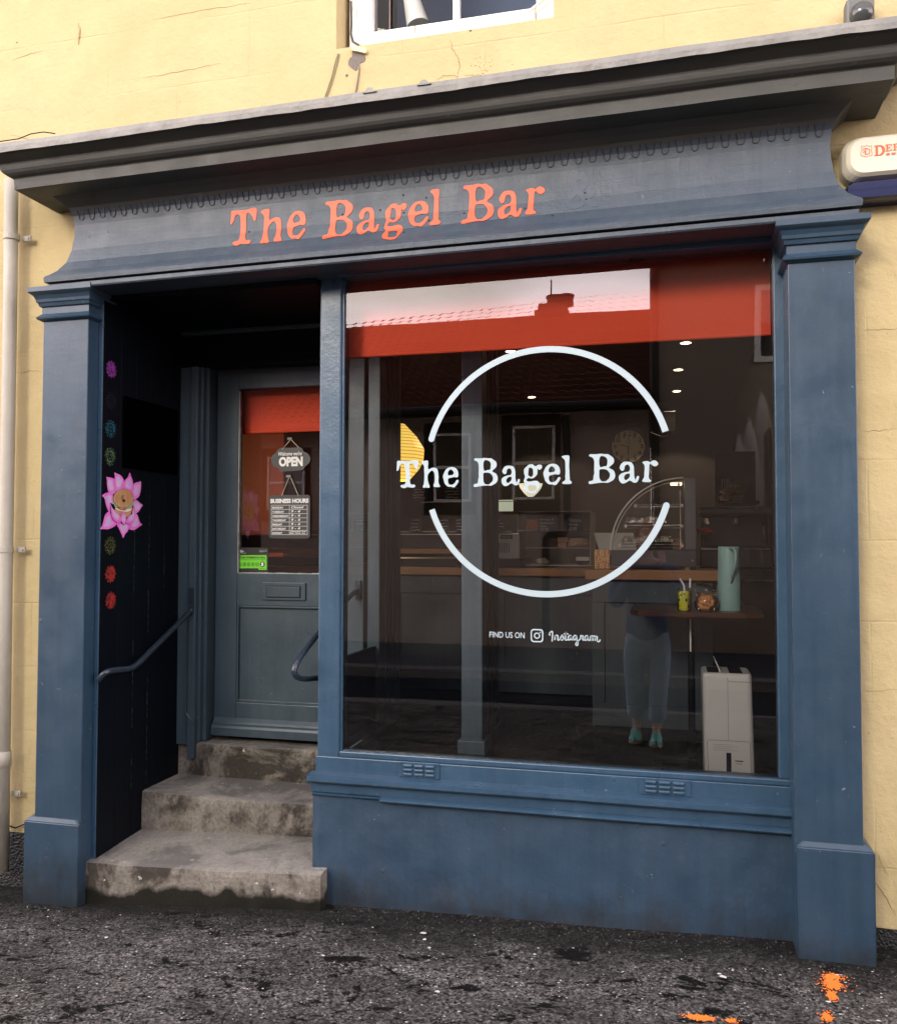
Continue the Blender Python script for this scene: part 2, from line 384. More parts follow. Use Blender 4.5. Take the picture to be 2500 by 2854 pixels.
def G(px, py):
    d = ray(px*S, py*S); t = 1
    z = -1.3
    for _ in range(6):
        t = z/d.z; z = gz(d.x*t, d.y*t-3)
    return d.x*t, d.y*t-3
for i, (px, py, rx, ry, n) in enumerate([(1664, 1970, .030, .032, 520), (1662, 1992, .016, .030, 200), (1664, 1955, .034, .02, 200), (1400, 2037, .045, .014, 420), (1460, 2043, .016, .010, 120), (1652, 2036, .014, .026, 160)]):
    x, y = G(px, py); spray(x, y, rx, ry, n, i, orp, 'orange_spray_mark')
chalk = plain('dried_white_splash', (.62, .6, .55), .8)
rnd = random.Random(5); bm = NB()
pts = [(1445, 1955, .012), (1437, 1949, .006), (1205, 1892, .010), (1338, 1895, .008), (1068, 1910, .006), (1632, 1922, .009), (1617, 1915, .006), (1570, 1915, .006), (875, 1985, .009), (1215, 1853, .009), (645, 1912, .007), (1656, 2005, .009), (1672, 1951, .006), (1755, 2043, .007), (848, 1880, .009), (845, 1867, .011), (858, 1897, .007), (212, 1876, .008)]
for k in range(420):
    pts.append((rnd.uniform(0, 1792), 1800+246*rnd.random()**1.3, rnd.uniform(.0015, .0042)))
for px, py, s_ in pts:
    x, y = G(px, py)
    if y > -.17: continue
    nn = 7; bm.faces.new([bm.verts.new((x+s_*rnd.uniform(.6, 1.3)*math.cos(q*6.283/nn), y+s_*rnd.uniform(.4, 1.)*math.sin(q*6.283/nn), gz(x, y)+.004)) for q in range(nn)])
obj('paint_fleck', bm, chalk)['kind'] = 'stuff'
# loose grit raising the ground by the walls
rnd = random.Random(9); bm = NB()
for k in range(2600):
    x = rnd.uniform(-2.6, 1.0); e = abs(rnd.gauss(0, .10)); y0 = -.02
    if x < -2.17: y0 = -.155
    elif x < -1.17: y0 = -.155
    elif x > .35 and x < .6: y0 = -.15
    y = y0-e; s_ = rnd.uniform(.0015, .005); z = gz(x, y)+s_*.3
    vs_ = [bm.verts.new((x+s_*rnd.uniform(-1, 1), y+s_*rnd.uniform(-1, 1), z+s_*rnd.uniform(-.4, .8))) for q in range(4)]
    for f in ((0, 1, 2), (0, 2, 3), (0, 3, 1), (1, 3, 2)): bm.faces.new([vs_[i] for i in f])
g_ = obj('grit', bm, plain('grit', (.07, .065, .06), .8, var=.5, sc_=80)); g_['kind'] = 'stuff'
# ================================================ the shop building
SH = thing('shop_building', 'yellow rendered building with a blue painted shopfront under a grey cornice', 'building', (-.9, 0, -1.3))
W0 = -2.155; WR = .40
bm = NB()
box(bm, -9, W0-.01, 0.0, .35, -1.33, 1.02); box(bm, WR+.12, 9, 0, .35, -1.45, 1.02)
box(bm, -9, -1.2, 0, .35, 1.02, 3.9); box(bm, -.385, 9, 0, .35, 1.02, 3.9)
box(bm, -1.2, -.385, 0, .35, 1.02, 1.85); box(bm, -1.2, -.385, 0, .35, 3.1, 3.9)
obj('wall', bm, M['wall'], SH)
bm = NB(); box(bm, -9.2, 9.2, -.25, .35, 3.902, 4.0, .01); prism(bm, [(-.24, 4.0), (.352, 4.0), (6.6, 4.0), (6.8, 3.98), (3.3, 5.6)], lambda u, v, t: Vector((-9.2+t, u, v)), 18.4)
box(bm, -9.2, -9.002, .352, 6.6, -1.6, 3.9); box(bm, 9.002, 9.2, .352, 6.6, -1.6, 3.9); box(bm, -9.2, 9.2, 6.602, 6.8, -1.6, 3.98)
obj('outer_shell', bm, plain('slate_roof', (.09, .09, .1), .7), SH)
# tarred base of the wall, both sides
bm = NB(); n_ = 30
for (xa, xb) in ((-9, -2.40), (.58, 9)):
    top = [(xa+(xb-xa)*i/n_, -1.16+.03*noise.noise(Vector((i*.9, 3, 0)))+.02*(xa+(xb-xa)*i/n_+2.4)) for i in range(n_+1)]
    if xa > 0: top = [(x, -1.19+.05*noise.noise(Vector((x*9, 1, 0)))-.03*(x-.58)) for x, z in top]
    prism(bm, [(xa, -1.7)]+[(xb, -1.7)]+[(x, z) for x, z in top[::-1]], lambda u, v, t: Vector((u, -.006+t, v)), .005)
obj('tarred_base', bm, plain('black_bitumen', (.006, .006, .006), .45, bump=.8, sc_=40), SH)
# ---- cornice, fascia (profiles swept round three sides)
def sweep(prof, segs=48, yb=.0, mat=None, name='', dz=None):
    bm = NB(); cols = []
    for (p, z) in prof:
        row = [(W0-p, yb), (W0-p, -p)]+[(W0-p+(WR+p-W0+p)*i/segs, -p) for i in range(1, segs)]+[(WR+p, -p), (WR+p, yb)]
        cols.append([bm.verts.new((x, y, tilt(x, z)+(dz(x, z) if dz else 0))) for x, y in row])
    for a, b in zip(cols, cols[1:]):
        for i in range(len(a)-1): bm.faces.new((a[i], a[i+1], b[i+1], b[i]))
    bmesh.ops.recalc_face_normals(bm, faces=bm.faces[:])
    return bm
PF = [(-.0, 1.009), (.17, 1.010), (.172, 1.027), (.166, 1.036), (.160, 1.040), (.138, 1.062), (.115, 1.1), (.102, 1.15), (.095, 1.207), (.095, 1.25), (.10, 1.285), (.113, 1.315), (.13, 1.333), (.153, 1.349)]
def pf(z):
    for (a, za), (b, zb) in zip(PF[4:], PF[5:]):
        if za <= z <= zb: return a+(b-a)*(z-za)/(zb-za)
    return .12
obj('fascia', sweep([q for q in PF if q[1] < 1.30]+[(.1065, 1.30)]), M['fascia'], SH)
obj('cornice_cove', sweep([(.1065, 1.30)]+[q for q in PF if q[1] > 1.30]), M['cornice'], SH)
wv = lambda x, z: .0025*noise.noise(Vector((x*2.1, z*3, 5)))
PC = [(.150, 1.349), (.246, 1.3495), (.248, 1.388), (.250, 1.391), (.262, 1.396), (.273, 1.403), (.280, 1.412), (.283, 1.422), (.283, 1.431), (.2825, 1.436), (.288, 1.440), (.300, 1.446), (.314, 1.453), (.324, 1.461), (.328, 1.470), (.328, 1.480)]
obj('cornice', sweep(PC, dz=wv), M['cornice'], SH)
bm = NB(); segs = 160; rows = []
def fz(x, k): # ragged lower edge of the lead
    return .007*noise.noise(Vector((x*1.7, 1, 0)))+.003*noise.noise(Vector((x*11, 4, 0)))
for p, z, rag in ((.334, 1.452, 1), (.336, 1.470, .3), (.335, 1.486, 0), (.325, 1.490, 0), (.0, 1.53, 0)):
    row = []
    for i in range(segs+1):
        x = W0-p+(WR+p-W0+p)*i/segs; row.append(bm.verts.new((x, -p, tilt(x, z)+rag*fz(x, p)+.002*noise.noise(Vector((x*5, z, 0))))))
    row = [bm.verts.new((W0-p, .0, tilt(W0-p, z)))]+row+[bm.verts.new((WR+p, .0, tilt(WR+p, z)))]
    rows.append(row)
for a, b in zip(rows, rows[1:]):
    for i in range(len(a)-1): bm.faces.new((a[i], a[i+1], b[i+1], b[i]))
bmesh.ops.recalc_face_normals(bm, faces=bm.faces[:])
fl = obj('lead_flashing', bm, M['lead'], SH)
for px in (740, 848):                                               # lead clips standing up from the edge
    q = onY(px*S, 190*S, -.33); bm = NB()
    prism(bm, smoothloop([(q.x-.022, 1.475), (q.x-.013, 1.482), (q.x-.007, 1.490), (q.x+.007, 1.490), (q.x+.013, 1.482), (q.x+.024, 1.475)], 3), lambda u, v, t: Vector((u, -.341+t, tilt(u, v)+.004)), .012)
    obj('lead_clip', bm, M['lead'], SH)
# scalloped drops under the soffit
bm = NB(); n_ = 58; x0 = W0-.085; x1 = WR+.085
for i in range(n_):
    cx = x0+(i+.5)*(x1-x0)/n_; w_ = .0135; rr = random.Random(i); zb = 1.268+rr.uniform(-.002, .002)
    lp = [(-.012, 1.303), (-.0125, 1.297), (-.010, 1.290), (-.0088, 1.284), (-.0095, 1.278), (-.008, 1.272), (-.004, zb), (.004, zb), (.008, 1.272), (.0095, 1.278), (.0088, 1.284), (.010, 1.290), (.0125, 1.297), (.012, 1.303)]
    lp = [(u*1.1+rr.uniform(-.0006, .0006), v) for u, v in lp]
    path = [Vector((cx+u, -pf(v)-.0015, tilt(cx, v))) for u, v in lp]
    tube(bm, path, .0019, 5, caps=False)
    for t_, off in ((.0016, 0),):
        pass
obj('scalloped_trim', bm, plain('shaded_blue_groove', (.010, .012, .016), .5), SH)  # dark colour stands in for the shade inside the incised grooves
bm = sweep([(.0, .982), (.158, .983), (.162, .988), (.162, 1.002), (.0, 1.003)]); obj('architrave', bm, M['fascia'], SH)
bm = NB(); box(bm, W0-.0, WR+.0, -.118, .0, 1.0025, 1.0035)
bm.free()
# hidden backing of the fascia
obj('fascia_backing', B(W0+.004, WR-.004, -.06, -.002, 1.012, 1.34), M['navy'], SH)
# ---- pilasters
def pilaster(xa, xb, pa, pb, zb, zp, side):
    bm = NB(); box(bm, xa, xb, -.12, .03, zp-.02, .9, .003)
    sh = obj('pilaster', bm, M['paint'], SH)
    bm = NB(); z0 = zp
    # plinth with a chamfered top
    pts = [(0, zb), (0, z0), (.02, z0+.018)]
    P0 = [(pa, -.132), (pb, -.132), (pb, .03), (pa, .03)]; P1 = [(pa+.022, -.122), (pb-.022, -.122), (pb-.022, .03), (pa+.022, .03)]
    A = [bm.verts.new((*q, zb)) for q in P0]; Bq = [bm.verts.new((*q, z0)) for q in P0]; Cq = [bm.verts.new((*q, z0+.018)) for q in P1]
    for X, Y in ((A, Bq), (Bq, Cq)):
        for i in range(4): bm.faces.new((X[i], X[(i+1) % 4], Y[(i+1) % 4], Y[i]))
    bm.faces.new(A[::-1]); bm.faces.new(Cq)
    bmesh.ops.bevel(bm, geom=[e for e in bm.edges], offset=.003, segments=2, affect='EDGES')
    obj('plinth', bm, M['paint'], sh)
    # capital: swept moulding
    prof = [(.0, .862), (.019, .871), (.021, .877), (.004, .893), (.004, .918), (.012, .921), (.016, .933), (.021, .936), (.023, .947), (.030, .960), (.041, .967), (.046, .972), (.046, .990), (.0, .9905)]
    bm = NB(); rows = []
    for p, z in prof:
        rows.append([bm.verts.new((x, y, z+side)) for x, y in ((xa-p*.85, .02), (xa-p*.85, -.12-p), (xb+p*.85, -.12-p), (xb+p*.85, .02))])
    for a, b in zip(rows, rows[1:]):
        for i in range(3): bm.faces.new((a[i], a[i+1], b[i+1], b[i]))
    bmesh.ops.recalc_face_normals(bm, faces=bm.faces[:])
    obj('capital', bm, M['cornice'] if side > 9 else M['paint'], sh)
pilaster(-2.365, -2.162, -2.403, -2.160, -1.5, -1.065, -.004)
pilaster(.362, .556, .365, .585, -1.5, -.925, .012)
obj('porch_trim', B(-2.1615, -2.1412, -.058, .03, -1.30, .975, .003), M['frame'], SH)
# ---- shop window
bm = NB(); box(bm, -1.258, -1.172, 0.0, .085, -.785, 1.015, .006)
wf = obj('window_frame', bm, M['frame'], SH)
obj('inner_bead', B(-1.1715, -1.164, .008, .035, -.76, .975, .002), M['frame'], wf)
obj('bottom_rail', B(-1.1718, .372, -.004, .06, -.778, -.757, .004), M['frame'], wf)
obj('top_rail', B(-1.1718, .362, -.035, .06, .975, 1.0, .004), M['frame'], wf)
obj('side_rail', B(.332, .366, .0, .06, -.757, .975, .004), M['frame'], wf)
obj('side_board', B(.3665, .40, .012, .08, -.9, 1.0, .002), M['paint'], wf)
obj('head_board', B(-1.258, .42, .03, .07, 1.0005, 1.03), M['navy'], SH)  # near-black board, shade of the gap above the frame put into its colour
gp = obj('shop_window_pane', NB(), None, SH)
me = gp.data; bmx = NB(); vv = [bmx.verts.new(p) for p in ((-1.1645, .018, -.7565), (.3318, .018, -.7565), (.3318, .018, .9745), (-1.1645, .018, .9745))]; bmx.faces.new(vv)
bmx.to_mesh(me); bmx.free(); me.materials.append(M['glass'])
# vent panel, mouldings, stall riser
obj('vent_board', B(-1.262, .372, -.006, .05, -.86, -.7785, .003), M['frame'], SH)
def mould(z0, z1, pr_, xa=-1.275, xb=.372, name='sill_moulding', top=.5):
    bm = NB(); n_ = 60; rows = []; pr = pr_+.012
    for i in range(n_+1):
        x = xa+(xb-xa)*i/n_; d = .0015*noise.noise(Vector((x*3, z0*9, 2)))
        rows.append([bm.verts.new((x, y, z+d)) for y, z in ((-.004, z1), (-pr*.75, z1-.004), (-pr, z1-.009), (-pr-.001, z0+.007), (-pr+.004, z0+.001), (-.002, z0))])
    for a, b in zip(rows, rows[1:]):
        for k in range(5): bm.faces.new((a[k], b[k], b[k+1], a[k+1]))
    bm.faces.new(rows[0]); bm.faces.new(rows[-1][::-1]); bmesh.ops.recalc_face_normals(bm, faces=bm.faces[:])
    return obj(name, bm, M['frame'], SH)
mould(-.862, -.832, .045); obj('sill_band', B(-1.268, .372, -.034, .05, -.90, -.8615, .002), M['frame'], SH)
mould(-.918, -.896, .040, -1.00); mould(-.914, -.8995, .026, -1.262, -.995)
bm = NB(); nx, nz_ = 60, 18; g = []
for j in range(nz_+1):
    z = -1.45+(-.905+1.45)*j/nz_
    g.append([bm.verts.new((-1.262+(1.64)*i/nx, -.026-.004*noise.noise(Vector((i*.31, j*.5, 1)))-.002*noise.noise(Vector((i*.9, j*1.3, 8))), z)) for i in range(nx+1)])
for j in range(nz_):
    for i in range(nx): bm.faces.new((g[j][i], g[j][i+1], g[j+1][i+1], g[j+1][i]))
# left return of the riser into the porch
e = [[r_[0], bm.verts.new((-1.262, .56, r_[0].co.z))] for r_ in g]
for a, b in zip(e, e[1:]): bm.faces.new((a[0], b[0], b[1], a[1]))
obj('stall_riser', bm, M['riser'], SH, smooth=True)
def vent(cx, cz, w_, h_):
    bm = B(cx-w_/2, cx+w_/2, -.011, -.0055, cz-h_/2, cz+h_/2, .0015)
    v = obj('air_vent', bm, M['frame'], SH)
    bm = NB()
    for i in (-1, 0, 1):
        for j in (-1, 0, 1):
            lathe_c = (cx+i*w_*.27, -.011, cz+j*h_*.27)
            box(bm, lathe_c[0]-w_*.115, lathe_c[0]+w_*.115, -.019, -.0105, lathe_c[2]-.0058, lathe_c[2]+.0058, .0045, 3)
    obj('louvre', bm, M['frame'], v)
    bm = NB()
    for i in (-1, 1):
        for j in (-1, 1): lathe(bm, [(.004, -.0125), (.0025, -.0145)], (cx+i*w_*.45, 0, cz+j*h_*.42), 8, 'Y')
    obj('screw', bm, M['frame'], v)
a = onY(837*S, 1537*S, -.01); vent(a.x, -.805, .150, .056)
a = onY(1328*S, 1577*S, -.01); vent(a.x, -.805, .165, .056)
# ---- porch
pw = NB(); nb = 5; yb = [-.057, .06, .165, .27, .385, .56]
for i in range(5): box(pw, -2.20, -2.1405, yb[i]+.0012, yb[i+1]-.0012, -1.32, .99, .0015)
PW = obj('porch_wall', pw, M['navy'], SH)
bm = NB()
for y_, z0, z1 in ((.165, -.2, .27), (.27, -1.1, .24), (.385, -.2, -.02), (.165, -1., -.35), (.385, -.95, -.90)):
    for k in range(int((z1-z0)/.03)):
        if random.random() < .75: box(bm, -2.1403, -2.1398, y_-.0012+random.uniform(-.001, .001), y_+.0006, z0+k*.03, z0+k*.03+random.uniform(.01, .028))
obj('worn_joint', bm, plain('bare_joint', (.035, .04, .04), .8), PW)
obj('porch_ceiling', B(-2.2, -1.262, -.03, .60, .955, .99), M['navy'], SH)
obj('porch_header', B(-2.2, -1.15, .515, .60, .79, .954), M['navy'], SH)
obj('porch_ceiling_bead', B(-2.14, -1.18, .495, .5145, .935, .9545, .003), M['door'], SH)
# door frame
def zsplit(n, x0, x1, y0, y1, z0, z1, b=.003, mat='door', par=None):
    return obj(n, B(x0, x1, y0, y1, z0, z1, b), M[mat], par or SH)
zsplit('frame_board', -2.195, -2.083, .50, .6, -.90, .79)
df = zsplit('door_frame', -2.0825, -2.048, .488, .6, -.955, .79)
zsplit('frame_bead', -2.0475, -2.034, .512, .6, -.885, .79, .002); zsplit('door_stop', -2.0335, -2.016, .535, .62, -.885, .79, .002)
zsplit('door_frame', -1.331, -1.262, .50, .6, -.90, .79)
bm = NB()
for z in (.55, .35, .12, -.1, -.42, -.62): lathe(bm, [(.003, .4975), (.002, .4955)], (-2.088, 0, z), 8, 'Y')
obj('screw', bm, M['door'], df)
# door: stiles and rails round a pane
DX0, DX1, DY = -2.013, -1.334, .6
dr = zsplit('door', DX0, -1.905, DY, DY+.045, -.868, .79)
bm = NB(); box(bm, -1.43, DX1, DY, DY+.045, -.868, .79, .003); obj('stile', bm, M['door'], dr)
obj('top_rail', B(-1.9045, -1.4305, DY, DY+.045, .70, .79, .003), M['door'], dr)
obj('lock_rail', B(-1.9045, -1.4305, DY, DY+.045, -.285, -.139, .003), M['door'], dr)
obj('bottom_rail', B(-1.9045, -1.4305, DY, DY+.045, -.868, -.72, .003), M['door'], dr)
obj('panel', B(-1.93, -1.41, DY+.016, DY+.03, -.73, -.27), M['door'], dr)
bm = NB(); box(bm, -1.9045, -1.896, DY+.003, DY+.016, -.72, -.285, .002); box(bm, -1.8955, -1.4305, DY+.003, DY+.016, -.72, -.708, .002); box(bm, -1.8955, -1.4305, DY+.003, DY+.016, -.294, -.285, .002)
obj('panel_bead', bm, M['door'], dr)
bm = NB(); prof = [(0, -.868), (-.03, -.866), (-.031, -.832), (-.026, -.822), (-.014, -.815), (-.012, -.806), (-.006, -.798), (0, -.79)]
prism(bm, prof, lambda u, v, t: Vector((DX0+.004+t, DY+u-.0005, v)), DX1-DX0-.008); obj('weather_bar', bm, M['door'], dr)
lp = obj('letter_plate', B(-1.777, -1.566, DY-.008, DY-.0005, -.258, -.178, .003), M['door'], dr)
bm = NB(); box(bm, -1.752, -1.592, DY-.013, DY-.0085, -.243, -.196, .002); obj('letter_flap', bm, M['door'], lp)
obj('flap_gap', B(-1.755, -1.589, DY-.0092, DY-.0082, -.246, -.193), M['black'], lp)
bm = NB(); vv = [bm.verts.new(p) for p in ((-1.9045, DY+.02, -.139), (-1.4305, DY+.02, -.139), (-1.4305, DY+.02, .70), (-1.9045, DY+.02, .70))]; bm.faces.new(vv)
obj('door_pane', bm, M['glass'], dr)
bm = NB(); random.seed(3)                                                 # old putty round the pane
for k in range(46):
    z = -.137+k*.018; box(bm, -1.9055, -1.9015+random.uniform(-.001, .002), DY+.004, DY+.02, z, z+.0178)
for k in range(26):
    x = -1.90+k*.018; box(bm, x, x+.0178, DY+.004, DY+.02, -.140, -.1365+random.uniform(-.0015, .0015))
obj('putty', bm, plain('old_putty', (.42, .42, .40), .8), dr)
# side screen of the porch
sc_ = zsplit('porch_screen', -1.245, -1.19, .50, .58, -.785, .955, .004)
obj('screen_post', B(-1.235, -1.185, .5805, .78, -.785, .955, .006), M['door'], SH)
bm = NB()
for i, y_ in enumerate((.60, .63, .665, .70, .73)): box(bm, -1.1845, -1.1795+.002*(i % 2), y_, y_+.012, -.70, .955, .002)
obj('screen_moulding', bm, M['door'], sc_)
obj('screen_rail', B(-1.235, -1.195, .0855, .4995, -.785, -.745, .004), M['frame'], sc_)
obj('screen_panel', B(-1.222, -1.208, .086, .4995, -.7445, -.436), M['black'], sc_)
bm = NB(); vv = [bm.verts.new(p) for p in ((-1.215, .086, -.4355), (-1.215, .4995, -.4355), (-1.215, .4995, .954), (-1.215, .086, .954))]; bm.faces.new(vv)
obj('screen_pane', bm, M['glass'], sc_)
bm = NB(); prism(bm, [(.03, -.80), (.62, -.80), (.62, -.765), (.03, -.785)], lambda u, v, t: Vector((-1.18+t, u, v)), .03); obj('screen_sill', bm, M['frame'], sc_)
# ---- stone steps
ST = thing('stone_steps', 'three worn sandstone steps with dark moss stains climbing to the shop door', 'steps', (-1.7, 0, -1.3))
def step(x0, x1, y0, y1, z0, z1, sd, tl=0, fd=0):
    bm = NB(); rn = random.Random(sd)
    nx, ny, nz_ = 40, 14, 10
    P = {}
    def v(i, j, k):
        key = (i, j, k)
        if key not in P:
            x = x0+(x1-x0)*i/nx; y = y0+(y1-y0)*j/ny; z = z0+(z1-z0)*k/nz_
            e = .0016*noise.noise(Vector((x*6+sd, y*6, z*6)))+.0013*noise.noise(Vector((x*22+sd, y*22, z*22)))
            if k == nz_ and j == 0: y += .003+e; z -= .003+abs(e)
            if k: z += (tl*i/nx-fd*(1-j/ny))*k/nz_
            if k == nz_: z += e*.6-.005*math.sin(math.pi*i/nx)*(1-j/ny)
            if j == 0: y += e
            P[key] = bm.verts.new((x, y, z))
        return P[key]
    for i in range(nx):
        for j in range(ny): bm.faces.new((v(i, j, nz_), v(i+1, j, nz_), v(i+1, j+1, nz_), v(i, j+1, nz_)))
        for k in range(nz_): bm.faces.new((v(i, 0, k), v(i+1, 0, k), v(i+1, 0, k+1), v(i, 0, k+1)))
    for j in range(ny):
        for k in range(nz_):
            bm.faces.new((v(0, j, k), v(0, j+1, k), v(0, j+1, k+1), v(0, j, k+1))); bm.faces.new((v(nx, j, k), v(nx, j+1, k), v(nx, j+1, k+1), v(nx, j, k+1)))
    bmesh.ops.recalc_face_normals(bm, faces=bm.faces[:])
    return bm
obj('step', step(-2.162, -1.206, -.087, .30, -1.45, -1.190, 1, .040, .024), M['stone'], ST, smooth=False, label='lowest and widest step')
obj('step', step(-2.139, -1.263, .24, .56, -1.19, -1.034, 2), M['stone'], ST, label='middle step')
obj('step', step(-2.139, -1.263, .515, .75, -1.04, -.889, 3), M['stone'], ST, label='top step under the door')
# ================================================ lettering, traced glyph by glyph: (crop origin x, y, scale, loops)
GL = {
'T': (1090, 1250, 8.96, [[(150,320),(190,305),(340,312),(480,308),(590,288),(645,290),(680,320),(672,420),(662,505),(640,528),(620,515),(590,450),(545,385),(500,362),(465,385),(458,470),(470,600),(475,700),(470,800),(482,870),(515,905),(560,895),(600,920),(590,960),(550,975),(470,970),(400,960),(350,985),(300,990),(250,965),(230,935),(260,910),(320,900),(352,870),(362,760),(360,600),(345,480),(330,405),(290,380),(250,385),(222,420),(205,480),(175,545),(150,560),(137,525),(145,420)]]),
'h': (1090, 1250, 8.96, [[(755,345),(790,315),(850,302),(905,300),(925,320),(925,400),(920,470),(940,520),(1000,490),(1060,475),(1125,488),(1160,530),(1175,610),(1185,720),(1180,820),(1195,890),(1220,935),(1210,960),(1090,960),(1060,935),(1060,905),(1085,850),(1090,740),(1085,640),(1060,575),(1020,550),(975,575),(925,640),(910,700),(915,790),(940,880),(958,930),(955,975),(905,980),(880,968),(840,980),(800,975),(790,945),(815,890),(825,800),(830,650),(825,520),(825,450),(800,400),(770,370)]]),
'e': (1090, 1250, 8.96, [[(1295,700),(1310,640),(1345,560),(1400,495),(1470,465),(1550,465),(1610,490),(1655,545),(1675,610),(1675,680),(1655,715),(1610,718),(1560,712),(1500,728),(1440,745),(1420,790),(1425,850),(1450,895),(1500,905),(1555,890),(1600,845),(1635,790),(1665,782),(1685,810),(1670,850),(1630,910),(1585,965),(1545,972),(1500,955),(1440,955),(1390,930),(1340,870),(1315,790)],[(1415,610),(1430,570),(1460,530),(1490,520),(1530,540),(1560,590),(1560,630),(1530,660),(1480,665),(1445,672),(1420,650)]]),
'B': (1310, 1250, 11.947, [[(135,365),(170,325),(280,328),(400,322),(500,308),(600,325),(700,322),(760,360),(850,425),(885,490),(885,580),(850,640),(770,710),(740,750),(780,790),(850,825),(900,890),(920,980),(915,1060),(870,1140),(790,1195),(690,1240),(600,1232),(480,1235),(330,1255),(220,1275),(145,1278),(120,1245),(130,1195),(175,1178),(235,1165),(262,1120),(275,1000),(295,940),(288,850),(292,700),(290,560),(262,460),(210,415),(150,395)],[(440,520),(460,430),(500,388),(560,385),(640,425),(685,490),(690,570),(680,660),(650,705),(580,715),(500,740),(465,725),(445,640)],[(445,830),(480,805),(560,800),(650,815),(720,870),(760,950),(762,1030),(735,1100),(680,1150),(630,1190),(520,1190),(465,1130),(442,1050),(440,920)]]),
'a': (1310, 1250, 11.947, [[(1075,760),(1095,690),(1150,610),(1230,572),(1340,572),(1420,590),(1470,650),(1500,720),(1508,850),(1510,980),(1525,1080),(1550,1130),(1575,1080),(1600,1025),(1640,1015),(1660,1040),(1645,1120),(1600,1200),(1560,1222),(1490,1218),(1440,1185),(1400,1165),(1350,1165),(1290,1210),(1200,1248),(1130,1240),(1080,1190),(1050,1120),(1050,1030),(1100,960),(1190,915),(1280,890),(1340,885),(1380,830),(1385,760),(1360,690),(1310,660),(1260,675),(1225,720),(1215,790),(1195,835),(1150,855),(1105,825)],[(1215,1020),(1260,965),(1320,940),(1370,945),(1385,990),(1370,1060),(1320,1110),(1270,1145),(1225,1130),(1205,1080)]]),
'g': (1450, 1250, 11.947, [[(120,720),(150,660),(210,600),(290,535),(420,530),(465,575),(540,580),(580,545),(660,538),(710,555),(722,610),(700,670),(640,705),(600,690),(575,655),(570,760),(560,860),(510,920),(440,980),(370,995),(320,990),(280,975),(215,1020),(205,1060),(250,1090),(330,1100),(430,1078),(550,1075),(610,1110),(655,1170),(655,1240),(600,1340),(540,1430),(500,1480),(440,1490),(340,1480),(230,1450),(150,1425),(115,1370),(115,1300),(160,1230),(170,1180),(130,1140),(118,1060),(155,970),(155,920),(130,840)],[(280,660),(325,630),(390,655),(425,710),(428,800),(425,880),(370,945),(300,915),(262,880),(268,780)],[(262,1235),(340,1228),(520,1235),(520,1330),(520,1390),(430,1420),(330,1415),(275,1390),(265,1310)]]),
'l': (1450, 1250, 11.947, [[(1378,270),(1440,235),(1540,225),(1610,228),(1635,265),(1632,400),(1625,560),(1635,760),(1640,900),(1650,980),(1645,1040),(1690,1090),(1718,1130),(1690,1165),(1650,1180),(1440,1180),(1400,1150),(1405,1120),(1460,1080),(1500,1030),(1495,920),(1505,780),(1500,600),(1495,450),(1470,370),(1420,320)]]),
'r': (1630, 1250, 8.145, [[(1305,310),(1350,290),(1430,285),(1480,310),(1530,275),(1590,270),(1640,300),(1665,345),(1640,385),(1580,402),(1530,375),(1490,340),(1465,370),(1460,450),(1455,560),(1450,650),(1465,690),(1505,730),(1490,755),(1400,762),(1310,750),(1308,715),(1345,650),(1350,560),(1358,450),(1350,370),(1320,335)]]),
}
YG = .0162
def gl_xz(ch):
    ox, oy, s_, loops = GL[ch]
    return [[(p.x, p.z) for p in (onY(ox+a/s_, oy+b/s_, YG) for a, b in lp)] for lp in loops]
GX = {k: gl_xz(k) for k in GL}
def bbox(lps):
    xs = [p[0] for p in lps[0]]; zs = [p[1] for p in lps[0]]; return min(xs), max(xs), min(zs), max(zs)
def place(lps, x0, x1, z0, z1):
    a, b, c_, d = bbox(lps)
    return [[(x0+(x-a)/(b-a)*(x1-x0), z0+(z-c_)/(d-c_)*(z1-z0)) for x, z in lp] for lp in lps]
def pbox(px0, py0, px1, py1, y):      # box on a plane from two photo corners (source pixels)
    a = onY(px0, py1, y); b = onY(px1, py0, y); return a.x, b.x, a.z, b.z
words = []
for ch in ('T', 'h', 'e', 'B', 'a', 'g', 'l'): words.append((ch, GX[ch]))
e0 = GX['e']; 
def cbox(ox, oy, s_, x0, y0, x1, y1):
    cx, cy = (x0+x1)/2, (y0+y1)/2
    l_ = onY(ox+x0/s_, oy+cy/s_, YG).x; r_ = onY(ox+x1/s_, oy+cy/s_, YG).x
    t_ = onY(ox+cx/s_, oy+y0/s_, YG).z; b_ = onY(ox+cx/s_, oy+y1/s_, YG).z
    return l_, r_, b_, t_
words.append(('e', place(GX['e'], *cbox(1450, 1250, 11.947, 765, 510, 1338, 1217))))
words.append(('B', place(GX['B'], *cbox(1630, 1250, 8.145, 85, 115, 685, 802))))
words.append(('a', place(GX['a'], *cbox(1630, 1250, 8.145, 772, 297, 1230, 790))))
words.append(('r', GX['r']))
WL = thing('window_lettering', 'pale vinyl shop name between two curved arcs on the large window glass', 'window lettering', (-.42, .03, .25))
obj('letters', merge([flat([smoothloop(l, 4) for l in g_], fY(.0172), .0006) for c_, g_ in words]), M['vinyl'], WL)
